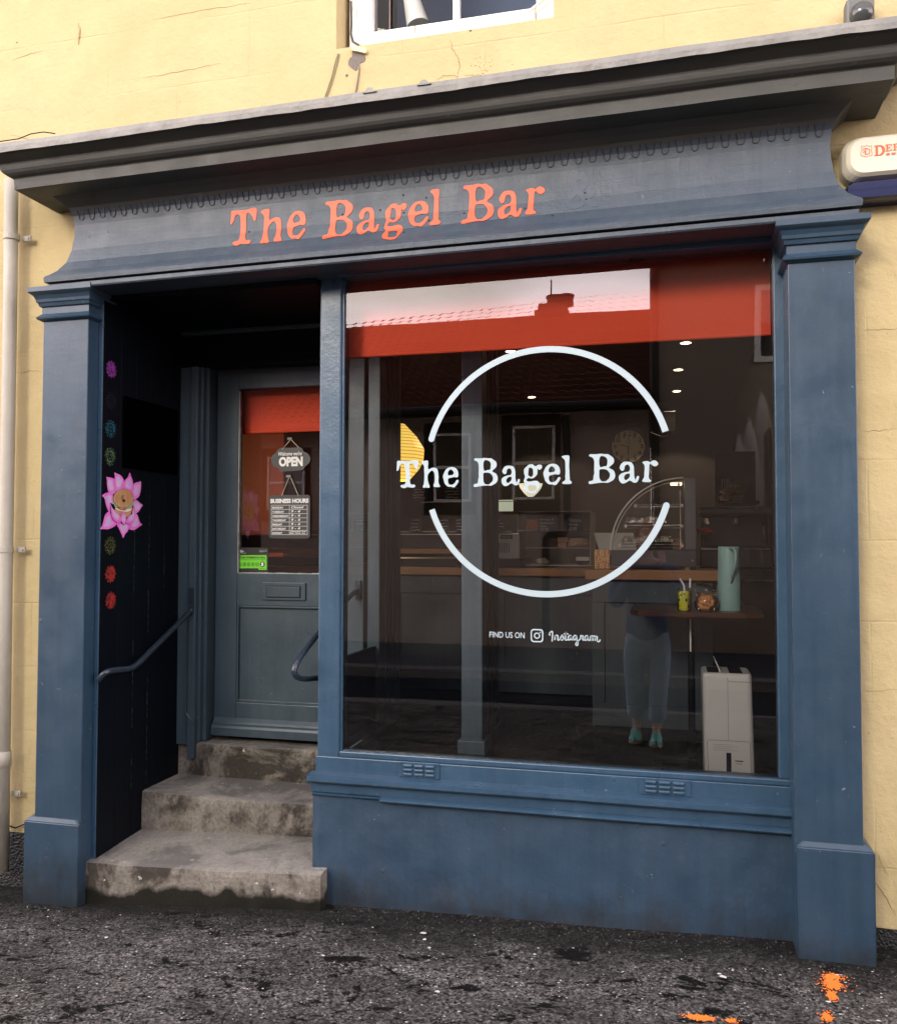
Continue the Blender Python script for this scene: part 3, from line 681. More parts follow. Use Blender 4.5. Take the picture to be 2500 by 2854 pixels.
def arcpoly(cx, cz, r0, r1, a0, a1, n=60):
    o = [(cx+r1*math.cos(a0+(a1-a0)*i/n), cz+r1*math.sin(a0+(a1-a0)*i/n)) for i in range(n+1)]
    e_ = a1; mid = (r0+r1)/2; hw = (r1-r0)/2
    o += [(cx+mid*math.cos(e_)+hw*math.cos(e_+math.pi*k/6), cz+mid*math.sin(e_)+hw*math.sin(e_+math.pi*k/6)) for k in range(1, 6)]
    o += [(cx+r0*math.cos(a1-(a1-a0)*i/n), cz+r0*math.sin(a1-(a1-a0)*i/n)) for i in range(n+1)]
    o += [(cx+mid*math.cos(a0)-hw*math.cos(a0-math.pi*k/6+math.pi*0), cz+mid*math.sin(a0)-hw*math.sin(a0-math.pi*k/6)) for k in []]
    return o
cx, cz, rr = -.422, .25, .428
obj('upper_arc', flat([arcpoly(cx, cz, rr-.011, rr+.0105, R(17.2), R(163.2))], fY(.0172), .0006), M['vinyl'], WL)
obj('lower_arc', flat([arcpoly(cx, cz, rr-.011, rr+.0105, R(197.8), R(343.2))], fY(.0172), .0006), M['vinyl'], WL)
# social media line
SM = thing('social_media_lettering', 'small white line of words and a camera logo low on the large window', 'window lettering', (-.4, .03, -.3))
a = pbox(1364, 1763, 1462, 1777, YG); obj('words', text('FIND US ON', *a, fY(.0172), .012, .0006), M['vinyl'], SM)
a = pbox(1479, 1754, 1514, 1790, YG); x0, x1, z0, z1 = a
def rrect(x0, x1, z0, z1, r_, n=6):
    o = []
    for cx_, cz_, a0 in ((x1-r_, z1-r_, 0), (x0+r_, z1-r_, 90), (x0+r_, z0+r_, 180), (x1-r_, z0+r_, 270)):
        for k in range(n+1): t = R(a0+90*k/n); o.append((cx_+r_*math.cos(t), cz_+r_*math.sin(t)))
    return o
def circ(cx, cz, r_, n=28): return [(cx+r_*math.cos(k*6.2832/n), cz+r_*math.sin(k*6.2832/n)) for k in range(n)]
mx_, mz_ = (x0+x1)/2, (z0+z1)/2; hw = (x1-x0)/2
obj('camera_logo', merge([flat([rrect(x0, x1, z0, z1, hw*.5), rrect(x0+hw*.2, x1-hw*.2, z0+hw*.2, z1-hw*.2, hw*.38)], fY(.0172), .0006), flat([circ(mx_, mz_, hw*.5), circ(mx_, mz_, hw*.31)], fY(.0172), .0006), flat([circ(mx_+hw*.52, mz_+hw*.52, hw*.11, 12)], fY(.0172), .0006)]), M['vinyl'], SM)
# the script word: pen strokes traced in crop (1340,1730) scale 4.978
STR = [[(965,205),(952,195),(958,172),(975,155),(990,150),(995,165),(992,230),(990,275),(984,288)],
[(1030,205),(1026,270)],[(1028,222),(1045,205),(1062,205),(1070,222),(1066,262),(1078,272),(1098,255)],
[(1098,250),(1120,215),(1130,200),(1138,225),(1142,255),(1130,270),(1112,268)],
[(1142,262),(1160,240),(1176,195),(1184,152),(1178,215),(1172,262),(1185,272),(1205,262)],[(1150,182),(1215,186)],
[(1255,212),(1235,205),(1215,225),(1212,258),(1228,270),(1248,245),(1258,212),(1256,255),(1266,268),(1282,258)],
[(1325,212),(1305,206),(1285,228),(1284,258),(1300,268),(1318,245),(1330,210),(1332,270),(1348,320),(1338,344),(1320,340),(1318,318),(1350,285),(1385,245)],
[(1385,245),(1385,205),(1402,215),(1418,210),(1412,258),(1425,272),(1440,262)],
[(1485,218),(1465,208),(1445,228),(1442,262),(1458,274),(1478,250),(1490,215),(1488,262),(1500,274),(1515,262)],
[(1522,212),(1518,282)],[(1522,232),(1538,212),(1552,216),(1552,282)],[(1552,238),(1570,216),(1584,220),(1584,282)],[(1584,242),(1602,222),(1616,228),(1612,272),(1626,292),(1645,288),(1656,262)]]
bm = NB()
for st in STR:
    P = [onY(1340+a/4.978, 1730+b/4.978, YG) for a, b in st]; P = [(p.x, p.z) for p in P]
    Q = []
    for i in range(len(P)-1):
        p0, p1, p2, p3 = P[max(i-1, 0)], P[i], P[i+1], P[min(i+2, len(P)-1)]
        for q in range(4):
            t = q/4; Q.append(tuple(.5*((2*p1[j])+(-p0[j]+p2[j])*t+(2*p0[j]-5*p1[j]+4*p2[j]-p3[j])*t*t+(-p0[j]+3*p1[j]-3*p2[j]+p3[j])*t**3) for j in (0, 1)))
    Q.append(P[-1]); stroke(bm, Q, .0042, fY(.0172), .0006)
obj('script_word', bm, M['vinyl'], SM)
# ---- painted name on the fascia: same letters, carried onto the curved board
def fFs(u, v, d=0): return Vector((u, -pf(v)-.0012-d, tilt(u, v)))
def on_fascia(px, py):
    d = ray(px, py); y = -.1
    for _ in range(12):
        t = (y+3)/d.y; y = -pf(d.z*t-.009*(d.x*t+1))
    t = (y+3)/d.y; return d.x*t, d.z*t-.009*(d.x*t+1)
FB = [('T', (40,192,183,390)), ('h', (200,188,328,378)), ('e', (342,203,447,360)), ('B', (540,143,700,350)), ('a', (718,183,838,330)), ('g', (860,163,978,360)), ('e', (985,150,1100,293)), ('l', (1100,85,1168,283)), ('B', (1273,57,1447,270)), ('a', (1463,93,1595,248)), ('r', (1610,75,1716,226))]
# crop (620,480), scale 1.9064; each letter is placed by its centre and its height, leaning with the board
msh = []
for ch, (x0, y0, x1, y1) in FB:
    l_ = on_fascia(620+x0/1.9064, 480+(y0+y1)/2/1.9064); r_ = on_fascia(620+x1/1.9064, 480+(y0+y1)/2/1.9064)
    t_ = on_fascia(620+(x0+x1)/2/1.9064, 480+(y0+4)/1.9064); b_ = on_fascia(620+(x0+x1)/2/1.9064, 480+(y1-5)/1.9064)
    w_ = r_[0]-l_[0]; sh_ = .012 if ch != 'l' else 0
    msh.append(flat([smoothloop(l, 4) for l in place(GX[ch], l_[0]+.002, r_[0]-.002, b_[1], t_[1])], fFs, .0012))
obj('sign_lettering', merge(msh), M['orange'], SH, label='orange painted shop name')
a = on_fascia(1575, 585); b = on_fascia(1668, 480)
obj('old_letter_trace', text('&', a[0], b[0], a[1], b[1], lambda u, v, d=0: Vector((u, -pf(v)-.0004-d, tilt(u, v))), .01, .0008), M['ghost'], SH)
bm = NB(); random.seed(11)
for px, py in ((1124,543),(1188,550),(1060,585),(1072,629),(1126,592),(1196,614),(1127,647),(695,645),(955,597),(1294,594),(1463,580),(1630,537),(1634,555),(1350,560),(1540,600),(930,578),(1205,485),(1195,483)):
    x, z = on_fascia(px, py); y = -pf(z); lathe(bm, [(.0035, y-.0005), (.0035, y-.0018)], (x, 0, tilt(x, z)), 8, 'Y')
obj('screw_hole', bm, M['black'], SH)
# ================================================ upper window
UW = obj('upper_window', B(-1.183, -1.092, .09, .16, 1.85, 3.09, .003), None, SH)
m = N('flaking_white_paint'); fk = m.ramp(m.noise(16, 6, (2.2, 1, .18), .75), [(.60, 0.), (.66, 1.)]); m.col(m.mix(fk, (.86, .85, .80), (.34, .31, .26))); m.set(Roughness=.6); m.bump(fk, .6, -.004); m.bump(m.noise(30, 4), .3, .004)
M['sash'] = m.m; UW.data.materials.append(m.m)
obj('bottom_rail', B(-1.0915, -.46, .095, .15, 1.85, 1.955, .003), M['sash'], UW)
obj('jamb', B(-.4595, -.386, .09, .16, 1.85, 3.09, .003), M['sash'], UW)
obj('glazing_bar', B(-.775, -.751, .10, .14, 1.9555, 3.05, .003), M['sash'], UW)
bm = NB(); bm.faces.new([bm.verts.new(p) for p in ((-1.092, .125, 1.95), (-.46, .125, 1.95), (-.46, .125, 3.09), (-1.092, .125, 3.09))]); obj('pane', bm, M['glassdark'], UW)
obj('room_behind', B(-1.25, -.3, .9, .95, 1.4, 3.2), plain('sky_reflection_blue', (.06, .10, .19), .8), UW)  # blue of the reflected sky is put into this back panel's colour
cone = NB(); c0 = onY(835*S, 50*S, .25); c1 = onY(818*S, -20*S, .25)
tube(cone, [c0, c0+(c1-c0)*.5, c1], [.045, .037, .028], 24, caps=False)
tag(obj('lamp_shade', cone, plain('milky_shade', (.72, .74, .70), .5), smooth=True), 'pale cone lamp shade hanging tilted behind the upper window pane', 'lamp shade')
bm = NB(); a = onY(778*S, 65*S, .11); tube(bm, [(a.x, .112, 1.95), (a.x+.001, .112, 2.5)], .002, 6)
tag(obj('hanging_cord', bm, plain('brown_cord', (.3, .2, .15), .7)), 'thin brown cord hanging straight down the left of the upper window', 'cord')
bm = NB(); P = [onY(p*S, q*S, -.004) for p, q in ((691, -15), (692, 30), (691, 50), (695, 66), (705, 78), (722, 88), (735, 90))]
tube(bm, [(p.x, .05 if i < 4 else .02, p.z) for i, p in enumerate(P)], .0045, 8)
cb = obj('cable', bm, plain('dark_cable', (.05, .045, .04), .5)); tag(cb, 'dark cable clipped down the left side of the upper window frame', 'cable')
bm = NB(); P = [onY(p*S, q*S, .07) for p, q in ((1097, -12), (1082, 2), (1066, 14), (1052, 26), (1046, 40), (1047, 50))]; tube(bm, P, .005, 8)
tag(obj('cable', bm, M['sash']), 'thick white cable looping down at the right of the upper window', 'cable')
# repaired hole below the sill
def wallpatch(pts, y, th, mat, name):
    P = [onY(a*S, b*S, 0) for a, b in pts]; P = smoothloop([(p.x, p.z) for p in P], 3)
    return obj(name, flat([P], fY(y), th), mat, SH)
wallpatch([(705, 102), (722, 104), (730, 112), (728, 122), (716, 128), (712, 140), (704, 136), (696, 128), (699, 116), (704, 112)], -.0003, .0015, plain('bare_mortar', (.16, .14, .12), .9, bump=.5), 'bare_mortar_patch')
wallpatch([(706, 95), (728, 97), (734, 101), (732, 108), (722, 106), (712, 104), (704, 102)], -.001, .012, plain('crumbling_plaster', (.70, .60, .38), .9, bump=.6, sc_=40), 'plaster_lump')
bm = NB(); P = [onY(p*S, q*S, -.006) for p, q in ((716, 126), (717, 140), (714, 160), (711, 178), (707, 192))]; tube(bm, [(p.x, -.004, p.z) for p in P], .0026, 7)
tag(obj('cable', bm, plain('grey_cable', (.16, .15, .13), .6)), 'short grey cable coming out of the plaster hole above the cornice', 'cable')
for k, P in enumerate(([(675, 106), (668, 130), (662, 155), (655, 175), (648, 196)], [(678, 106), (673, 128), (667, 150), (661, 170), (652, 194)])):
    bm = NB(); P = [onY(p*S, q*S, -.003) for p, q in P]; tube(bm, [(p.x, -.003, p.z) for p in P], .0018, 6)
    tag(obj('cable', bm, plain('olive_cable', (.22, .2, .1), .7)), 'pair of thin olive cables slanting down to the cornice left of the plaster hole', 'cable', 'slanting pair of thin cables')
bm = NB(); P = [onY(p*S, q*S, -.335) for p, q in ((-30, 292), (0, 285), (35, 276), (60, 271), (85, 272), (108, 276))]; tube(bm, [(p.x, -.33, tilt(p.x, 1.497)+(.012 if 2 < i < 5 else 0)) for i, p in enumerate(P)], .002, 6)
tag(obj('cable', bm, M['black']), 'thin black cable lying along the left end of the cornice top', 'cable')
# cracks in the render
bm = NB(); rn = random.Random(4)
def crack(pts, r_=.0011):
    P = [onY(a*S, b*S, 0) for a, b in pts]; Q = []
    for a, b in zip(P, P[1:]):
        for q in range(6): t = q/6; Q.append((a.x+(b.x-a.x)*t+rn.uniform(-1, 1)*.0025, -.0002, a.z+(b.z-a.z)*t+rn.uniform(-1, 1)*.0025))
    Q.append((P[-1].x, -.0002, P[-1].z)); tube(bm, Q, [r_*(.4+.8*math.sin(math.pi*(i+.5)/len(Q))) for i in range(len(Q))], 5)
crack([(900, 76), (903, 95), (915, 115), (918, 130), (913, 155)], .0018); crack([(875, 158), (885, 150), (905, 150), (915, 153)]); crack([(925, 150), (940, 148), (955, 151)])
crack([(20, 268), (60, 278), (75, 276), (82, 279)], .0016); crack([(25, 120), (60, 107), (85, 100)]); crack([(285, 155), (330, 147), (380, 138), (440, 125)]); crack([(305, 38), (400, 20), (500, 5)])
crack([(157, 46), (160, 60), (158, 75), (157, 88)], .0045); crack([(28, 742), (48, 744), (60, 740), (85, 743)], .0014); crack([(1725, 660), (1760, 658), (1800, 655)], .0015); crack([(1724, 862), (1760, 860), (1792, 856)], .0013)
crack([(1722, 1380), (1792, 1378)], .0012); crack([(1745, 1760), (1762, 1780), (1775, 1800), (1790, 1830)], .0018); crack([(1750, 1700), (1762, 1728), (1775, 1750)], .0012)
obj('crack', bm, plain('crack_shadow', (.34, .27, .14), .9), SH)
bm = NB()
for k in range(60):
    p = onY(rn.gauss(960, 14)*S, rn.gauss(138, 13)*S, 0); lathe(bm, [(rn.uniform(.0006, .0022), -.0002), (.0005, -.0006)], (p.x, 0, p.z), 6, 'Y')
for px, py, r_ in ((693, 150, .006), (735, 205, .004), (940, 60, .005), (34, 84, .004), (12, 1625, .004), (1735, 1465, .002)):
    p = onY(px*S, py*S, 0); lathe(bm, [(r_, -.0002), (r_*.6, -.0008)], (p.x, 0, p.z), 8, 'Y')
obj('pit', bm, plain('pit_in_render', (.13, .1, .05), .9), SH)
# ================================================ fixtures on the wall
DP = thing('drainpipe', 'cream painted drainpipe running down the wall left of the shopfront', 'drainpipe', (-2.575, -.06, -1.3))
bm = NB(); tube(bm, [(-2.583, -.055, 1.47), (-2.578, -.055, 1.0), (-2.574, -.055, -.2), (-2.566, -.055, -1.30)], .0265, 20); obj('pipe', bm, M['pipe'], DP, smooth=True)
for z in (1.235, -.03, -1.0):
    bm = NB(); lathe(bm, [(.0275, z-.012), (.031, z-.011), (.031, z+.011), (.0275, z+.012)], (-2.577, -.055, 0), 20); box(bm, -2.548, -2.508, -.03, -.022, z-.011, z+.011, .002); lathe(bm, [(.006, -.0305), (.004, -.035)], (-2.518, 0, z), 8, 'Y')
    obj('clip', bm, M['pipe'], DP)
for z in (-.86,):
    bm = NB(); lathe(bm, [(.0275, z-.03), (.033, z-.028), (.033, z+.03), (.0275, z+.032)], (-2.572, -.055, 0), 20); obj('socket', bm, M['pipe'], DP, smooth=True)
bm = NB(); tube(bm, [(-2.60, -.03, -1.12), (-2.54, -.015, -1.14), (-2.47, -.012, -1.11), (-2.42, -.012, -1.03), (-2.395, -.012, -.96)], .003, 6)
tag(obj('cable', bm, M['black']), 'black cable curling low on the wall beside the drainpipe foot', 'cable')
# alarm box
AB = thing('alarm_box', 'cream security alarm box with dark blue lower half high on the right wall', 'alarm box', (.66, -.04, 1.05))
c_ = plain('cream_alarm_plastic', (.62, .58, .46), .4, var=.02, bump=0)
def taper(x0, x1, z0, z1, yb, yf, ins, rb, bulge=0):
    bm = NB(); rows = []
    for y, i_, r_ in ((yb, 0, rb), (yb-(yb-yf)*.55, .002, rb), (yb-(yb-yf)*.85, ins*.5, rb*1.1), (yf, ins, rb*.9)):
        rows.append([bm.verts.new((u, y, v)) for u, v in rrect(x0+i_, x1-i_, z0+i_*.8, z1-i_*.8, r_)])
    for a, b in zip(rows, rows[1:]):
        n_ = len(a)
        for k in range(n_): bm.faces.new((a[k], a[(k+1) % n_], b[(k+1) % n_], b[k]))
    bm.faces.new(rows[-1]); bmesh.ops.recalc_face_normals(bm, faces=bm.faces[:]); return bm
obj('cover', taper(.535, .86, 1.142, 1.285, -.002, -.078, .022, .045), c_, AB, smooth=False)
obj('lower_lens', taper(.538, .857, 1.075, 1.1405, -.002, -.072, .010, .028), plain('navy_translucent_plastic', (.008, .015, .06), .18, bump=0), AB)
og = plain('rust_orange_print', (.55, .12, .03), .5, bump=0)
AF = fY(-.0788)
def serif_letter(ch, x0, x1, z0, z1):
    bm = NB(); w_ = x1-x0; h_ = z1-z0; t = w_*.2; s_ = h_*.09
    bars = {'D': [(0, .5, 0, s_/h_), (0, .5, 1-s_/h_, 1), (.12, .34, 0, 1)], 'E': [(0, .95, 0, .1), (0, .95, .9, 1), (.14, .38, 0, 1), (.3, .7, .46, .55), (.85, .95, 0, .3), (.85, .95, .72, 1), (.62, .7, .36, .65)],
            'F': [(0, .5, 0, .1), (0, .95, .9, 1), (.14, .38, 0, 1), (.3, .7, .46, .55), (.85, .95, .72, 1), (.62, .7, .36, .65)]}[ch]
    for i, (a, b, c2, d) in enumerate(bars): box(bm, x0+a*w_, x0+b*w_, -.0796-.0001*i, -.0789, z0+c2*h_, z0+d*h_)
    if ch == 'D':
        n_ = 16; P = [(x0+w_*(.45+.43*math.sin(math.pi*k/n_)), z0+h_*(.5+.455*math.cos(math.pi*k/n_))) for k in range(n_+1)]
        for k in range(n_):
            wd = w_*(.08+.16*math.sin(math.pi*(k+.5)/n_)); stroke(bm, [P[k], P[k+1]], wd, fY(-.0789), .0011)
    return bm
q = lambda px, py: onY(px, py, -.079)
D0 = (2300+1228/8.96, 340+855/8.96); D1 = (2300+1490/8.96, 340+555/8.96)
a, b = q(*D0), q(*D1); ms = [serif_letter('D', a.x, b.x, a.z+.002, b.z)]
a, b = q(2300+1508/8.96, 340+725/8.96), q(2300+1668/8.96, 340+540/8.96); ms.append(serif_letter('E', a.x, b.x, a.z, b.z)); ww = b.x-a.x
ms.append(serif_letter('F', a.x+ww*1.15, b.x+ww*1.15, a.z, b.z))
obj('name_print', merge(ms), og, AB)
a, b = q(2300+1515/8.96, 340+825/8.96), q(2300+1770/8.96, 340+745/8.96)
obj('small_print', text('SE', a.x, b.x, a.z, b.z, AF, .005, .0008), og, AB)
bm = NB(); SHP = [(895,595),(960,605),(1035,575),(1100,598),(1165,572),(1145,650),(1165,740),(1182,790),(1150,830),(1090,835),(1035,865),(980,845),(910,835),(880,800),(905,740),(925,680)]
stroke(bm, [(q(2300+x/8.96, 340+y/8.96).x, q(2300+x/8.96, 340+y/8.96).z) for x, y in SHP], .0012, AF, .0006, True)
for st in ([(950,660),(1010,650),(1090,665),(1118,720),(1095,780),(1040,795),(990,795)], [(1010,660),(1015,720),(1005,790)], [(960,690),(985,740),(950,760)]): stroke(bm, [(q(2300+x/8.96, 340+y/8.96).x, q(2300+x/8.96, 340+y/8.96).z) for x, y in st], .0022, AF, .0007)
obj('crest', bm, og, AB)
# floodlight at the top right
FLG = thing('security_light', 'small grey security light standing above the right end of the cornice', 'wall light', (.59, -.04, 1.62))
gm = plain('grey_cast_metal', (.11, .115, .11), .5)
a = onY(1722*S, 22*S, -.10)
bm = NB(); box(bm, a.x-.038, a.x+.046, -.062, -.008, a.z-.028, a.z+.07, .008); obj('housing', bm, gm, FLG)
bm = NB(); lathe(bm, [(.036, -.06), (.036, -.075), (.030, -.088), (.015, -.096), (.003, -.098)], (a.x+.006, 0, a.z+.012), 24, 'Y', capb=False); obj('lens', bm, plain('smoky_lens', (.05, .055, .055), .12, bump=0), FLG, smooth=True)
bm = NB(); tube(bm, [(a.x-.004, -.04, a.z-.03), (a.x-.006, -.042, a.z-.05), (a.x-.012, -.06, a.z-.075)], .008, 10); obj('cable_gland', bm, M['pipe'], FLG)
# ================================================ handrails
def rail(P, name, label, brk):
    t = thing(name, label, 'handrail', P[0], 'handrails of the porch')
    Q = []
    for i in range(len(P)-1):
        p0, p1, p2, p3 = [Vector(P[k]) for k in (max(i-1, 0), i, i+1, min(i+2, len(P)-1))]
        for q_ in range(6):
            u_ = q_/6; Q.append(.5*((2*p1)+(-p0+p2)*u_+(2*p0-5*p1+4*p2-p3)*u_*u_+(-p0+3*p1-3*p2+p3)*u_**3))
    Q.append(Vector(P[-1])); bm = NB(); tube(bm, Q, .0112, 14); obj('bar', bm, M['railm'], t, smooth=True)
    for b_ in brk:
        bm = NB(); box(bm, *b_, .002); obj('bracket', bm, M['railm'], t)
M['railm'] = plain('dark_blue_rail_paint', (.018, .028, .04), .28, bump=.3, sc_=25)
rail([(-2.13, -.075, -.53), (-2.10, -.07, -.499), (-2.088, -.02, -.496), (-2.08, .06, -.500), (-2.08, .12, -.485), (-2.08, .19, -.452), (-2.08, .38, -.365), (-2.07, .47, -.315), (-2.066, .488, -.30)], 'handrail', 'dark blue handrail sloping up the black boarded wall of the porch', [(-2.079, -2.053, .481, .487, -.32, -.20)])
rail([(-1.27, .11, -.51), (-1.30, .09, -.512), (-1.322, .02, -.505), (-1.33, -.035, -.485), (-1.33, -.04, -.455), (-1.325, .0, -.42), (-1.315, .10, -.365), (-1.30, .30, -.27), (-1.29, .44, -.215), (-1.28, .49, -.20)], 'handrail', 'dark blue handrail bent round beside the window post of the porch', [(-1.295, -1.27, .483, .499, -.24, -.16)])
bm = NB(); P = [onY(p*S, q_*S, .49) for p, q_ in ((370, 1415), (372, 1425), (380, 1436), (388, 1440), (396, 1434), (400, 1425))]; tube(bm, P, .0035, 7); lathe(bm, [(.008, .478), (.006, .486)], (P[3].x, 0, P[3].z), 10, 'Y')
tag(obj('wall_hook', bm, M['door']), 'small blue painted hook low on the board left of the door', 'hook')
# ================================================ painting on the porch wall
LX = -2.1385
MU = thing('porch_mural', 'pink lotus flower holding a bagel sandwich painted on the black porch boards', 'mural', (LX, .08, .15))
def L2(pts, k=3, sm=True):
    P = [onX(270+x/10.23, 1310+y/10.23, LX) for x, y in pts]; P = [(p.y, p.z) for p in P]; return smoothloop(P, k) if sm else P
def shrink(P, f, tx=0, tz=0):
    cx_ = sum(p[0] for p in P)/len(P); cz_ = sum(p[1] for p in P)/len(P); return [(cx_+(x-cx_)*f+tx, cz_+(z-cz_)*f+tz) for x, z in P]
def pet(base, hi, name):
    m = N(name); nz_ = m.ramp(m.noise(26, 5, (1, 1, .5), .6), [(.35, 0.), (.65, 1.)]); m.col(m.mix(nz_, base, hi)); m.set(Roughness=.6); return m.m
pk = pet((.72, .10, .50), (.66, .22, .58), 'hot_pink_paint'); pl = pet((.50, .30, .56), (.60, .42, .62), 'lilac_paint'); ink = plain('dark_ink', (.05, .01, .07), .6, bump=0)
PET = [[(270,195),(320,205),(400,220),(495,265),(500,420),(540,600),(450,690),(350,640),(310,560),(285,400),(285,280)],
[(500,70),(560,100),(660,140),(740,230),(770,320),(745,430),(735,530),(640,560),(550,600),(505,480),(495,300),(512,200)],
[(938,70),(975,180),(1010,280),(1030,400),(1025,560),(975,655),(860,580),(735,535),(750,400),(800,290),(880,200)],
[(1250,322),(1258,450),(1240,620),(1190,760),(1050,855),(1020,760),(985,660),(1035,520),(1040,410),(1110,360),(1190,345)],
[(145,738),(220,670),(320,640),(400,655),(450,700),(460,850),(480,980),(380,950),(375,1210),(300,1120),(250,980),(230,860),(190,770)],
[(1305,1000),(1250,1080),(1200,1170),(1130,1225),(1065,1245),(1060,1130),(1030,1000),(1060,900),(1100,850),(1160,880),(1230,945)],
[(92,1690),(150,1580),(190,1440),(230,1290),(320,1190),(380,1230),(420,1360),(480,1450),(555,1500),(540,1570),(420,1650),(300,1690),(190,1680)],
[(748,1940),(700,1830),(640,1700),(575,1580),(570,1505),(660,1500),(745,1560),(830,1520),(940,1540),(920,1640),(880,1740),(800,1830)],
[(1288,1555),(1200,1620),(1080,1700),(1000,1710),(915,1670),(945,1540),(1010,1450),(1065,1350),(1075,1260),(1120,1245),(1170,1310),(1200,1420),(1240,1510)]]
FR = [[(360,950),(420,1080),(520,1200),(600,1270),(655,1350),(660,1480),(590,1500),(480,1440),(410,1340),(385,1220),(375,1080)],
[(1035,1020),(1065,1150),(1062,1300),(1040,1430),(960,1520),(870,1530),(815,1500),(830,1400),(900,1300),(990,1240),(1010,1120)],
[(738,1180),(790,1270),(808,1360),(800,1480),(755,1560),(710,1520),(665,1430),(655,1340),(690,1250)]]
def layer(lst, fn0, n_ink, m0, dd):
    a = []; b = []; c2 = []
    for P in lst:
        Q = L2(P); a.append(flat([shrink(Q, 1.035)], lambda u, v, d, e=dd: Vector((LX+e+d, u, v)), .0001)); b.append(flat([Q], lambda u, v, d, e=dd+.0003: Vector((LX+e+d, u, v)), .0001)); c2.append(flat([shrink(Q, .62)], lambda u, v, d, e=dd+.0006: Vector((LX+e+d, u, v)), .0001))
    obj('petal_outline', merge(a), ink, MU); obj('petals', merge(b), pk, MU); obj('petal_centres', merge(c2), pl, MU)
layer(PET, 0, 0, 0, .0001)
bag = pet((.36, .16, .05), (.52, .33, .16), 'toasted_bagel_paint')
def lay(lst, mat, name, e, sm=True): obj(name, merge([flat([L2(P, 3, sm)], lambda u, v, d: Vector((LX+e+d, u, v)), .0001) for P in lst]), mat, MU)
lay([[(500,1120),(560,1240),(650,1330),(740,1380),(850,1340),(960,1240),(1010,1080),(760,1150)]], bag, 'lower_bagel', .0010)
lay([[(510,1090),(600,1140),(740,1180),(900,1180),(990,1090),(960,1080),(740,1120),(560,1080)]], plain('cream_paint', (.75, .7, .62), .6), 'cheese', .0013)
lay([[(590,1090),(640,1075),(720,1110),(820,1120),(830,1150),(700,1150),(610,1120)], [(900,1080),(1000,1030),(1010,1060),(930,1110)]], plain('red_paint', (.5, .08, .1), .6), 'tomato', .0016)
lay([[(440,880),(470,960),(520,1070),(600,1060),(700,1110),(820,1090),(870,1130),(930,1080),(1000,1010),(1060,930),(1030,870),(760,1000)]], plain('green_paint', (.25, .45, .2), .6), 'lettuce', .0019)
ci = [(740+283*math.cos(t*6.283/30), 810+265*math.sin(t*6.283/30)) for t in range(30)]
lay([[(740+294*math.cos(t*6.283/30), 812+276*math.sin(t*6.283/30)) for t in range(30)]], ink, 'bagel_outline', .0022, False)
lay([ci], bag, 'bagel', .0025, False)
lay([[(660,800),(690,730),(740,705),(770,740),(740,800),(700,860)]], plain('brown_paint', (.24, .12, .06), .6), 'bagel_dip', .0028)
lay([[(748+42*math.cos(t*6.283/16), 872+44*math.sin(t*6.283/16)) for t in range(16)]], M['black'], 'bagel_hole', .0031, False)
layer(FR, 0, 0, 0, .0034)
# small round emblems down the first board
rn = random.Random(2)
for k, (yy, zz, colr, st, mode, lab) in enumerate(((-.008, .684, (.36, .04, .42), .036, 1, 'purple disc emblem painted topmost on the porch wall boards'), (-.006, .561, (.012, .006, .03), .034, 0, 'almost invisible dark violet emblem under the purple disc on the porch wall'), (-.007, .448, (.03, .28, .40), .034, 0, 'teal line drawn emblem third from the top on the porch wall'), (-.007, .338, (.22, .42, .18), .034, 0, 'green line drawn emblem just above the lotus on the porch wall'), (.001, -.013, (.25, .30, .07), .034, 0, 'olive line drawn emblem just below the lotus on the porch wall'), (.006, -.125, (.55, .03, .015), .034, 1, 'upper of the two red disc emblems low on the porch wall'), (.010, -.23, (.55, .02, .015), .034, 1, 'lowest red disc emblem on the porch wall'))):
    mt = N('emblem_paint'); mt.col(mt.mix(mt.ramp(mt.noise(90, 4), [(.4, 0.), (.6, 1.)]), tuple(x*.1 for x in colr), tuple(x*.6 for x in colr))); mt.set(Roughness=.7)
    bm = NB(); fn = fX(LX+.0002); r_ = .029
    for q_ in range(12):
        a0 = q_*math.pi/6; P = [(yy+r_*.78*math.cos(a0-.26), zz+r_*.78*math.sin(a0-.26)), (yy+r_*1.1*math.cos(a0-.12), zz+r_*1.1*math.sin(a0-.12)), (yy+r_*1.25*math.cos(a0), zz+r_*1.25*math.sin(a0)), (yy+r_*1.1*math.cos(a0+.12), zz+r_*1.1*math.sin(a0+.12)), (yy+r_*.78*math.cos(a0+.26), zz+r_*.78*math.sin(a0+.26))]
        stroke(bm, P, .0015, fn, .0003)
    for rr in (.78, .68): stroke(bm, [(yy+r_*rr*math.cos(a*math.pi/12), zz+r_*rr*math.sin(a*math.pi/12)) for a in range(24)], .0014, fn, .0003, True)
    for rot in ((90, 210, 330), (270, 30, 150)): stroke(bm, [(yy+r_*.62*math.cos(R(a)), zz+r_*.62*math.sin(R(a))) for a in rot], .0015, fn, .0003, True)
    stroke(bm, [(yy-.006, zz-.008), (yy+.005, zz-.006), (yy-.002, zz+.002), (yy+.006, zz+.009)], .002, fn, .0003)
    if mode:
        me_ = flat([circ(yy, zz, r_*.98, 20)], fX(LX+.0001), .0003)
        bm = merge([me_, bm])
        for q_ in range(12):
            a0 = q_*math.pi/6; bm2 = None
            P = [(yy+r_*.8*math.cos(a0-.24), zz+r_*.8*math.sin(a0-.24)), (yy+r_*1.22*math.cos(a0), zz+r_*1.22*math.sin(a0)), (yy+r_*.8*math.cos(a0+.24), zz+r_*.8*math.sin(a0+.24))]
            bm.faces.new([bm.verts.new(fn(u, v, .0003)) for u, v in P])
    tag(obj('painted_emblem', bm, mt.m), lab, 'painted emblem', 'round emblems painted down the porch wall')
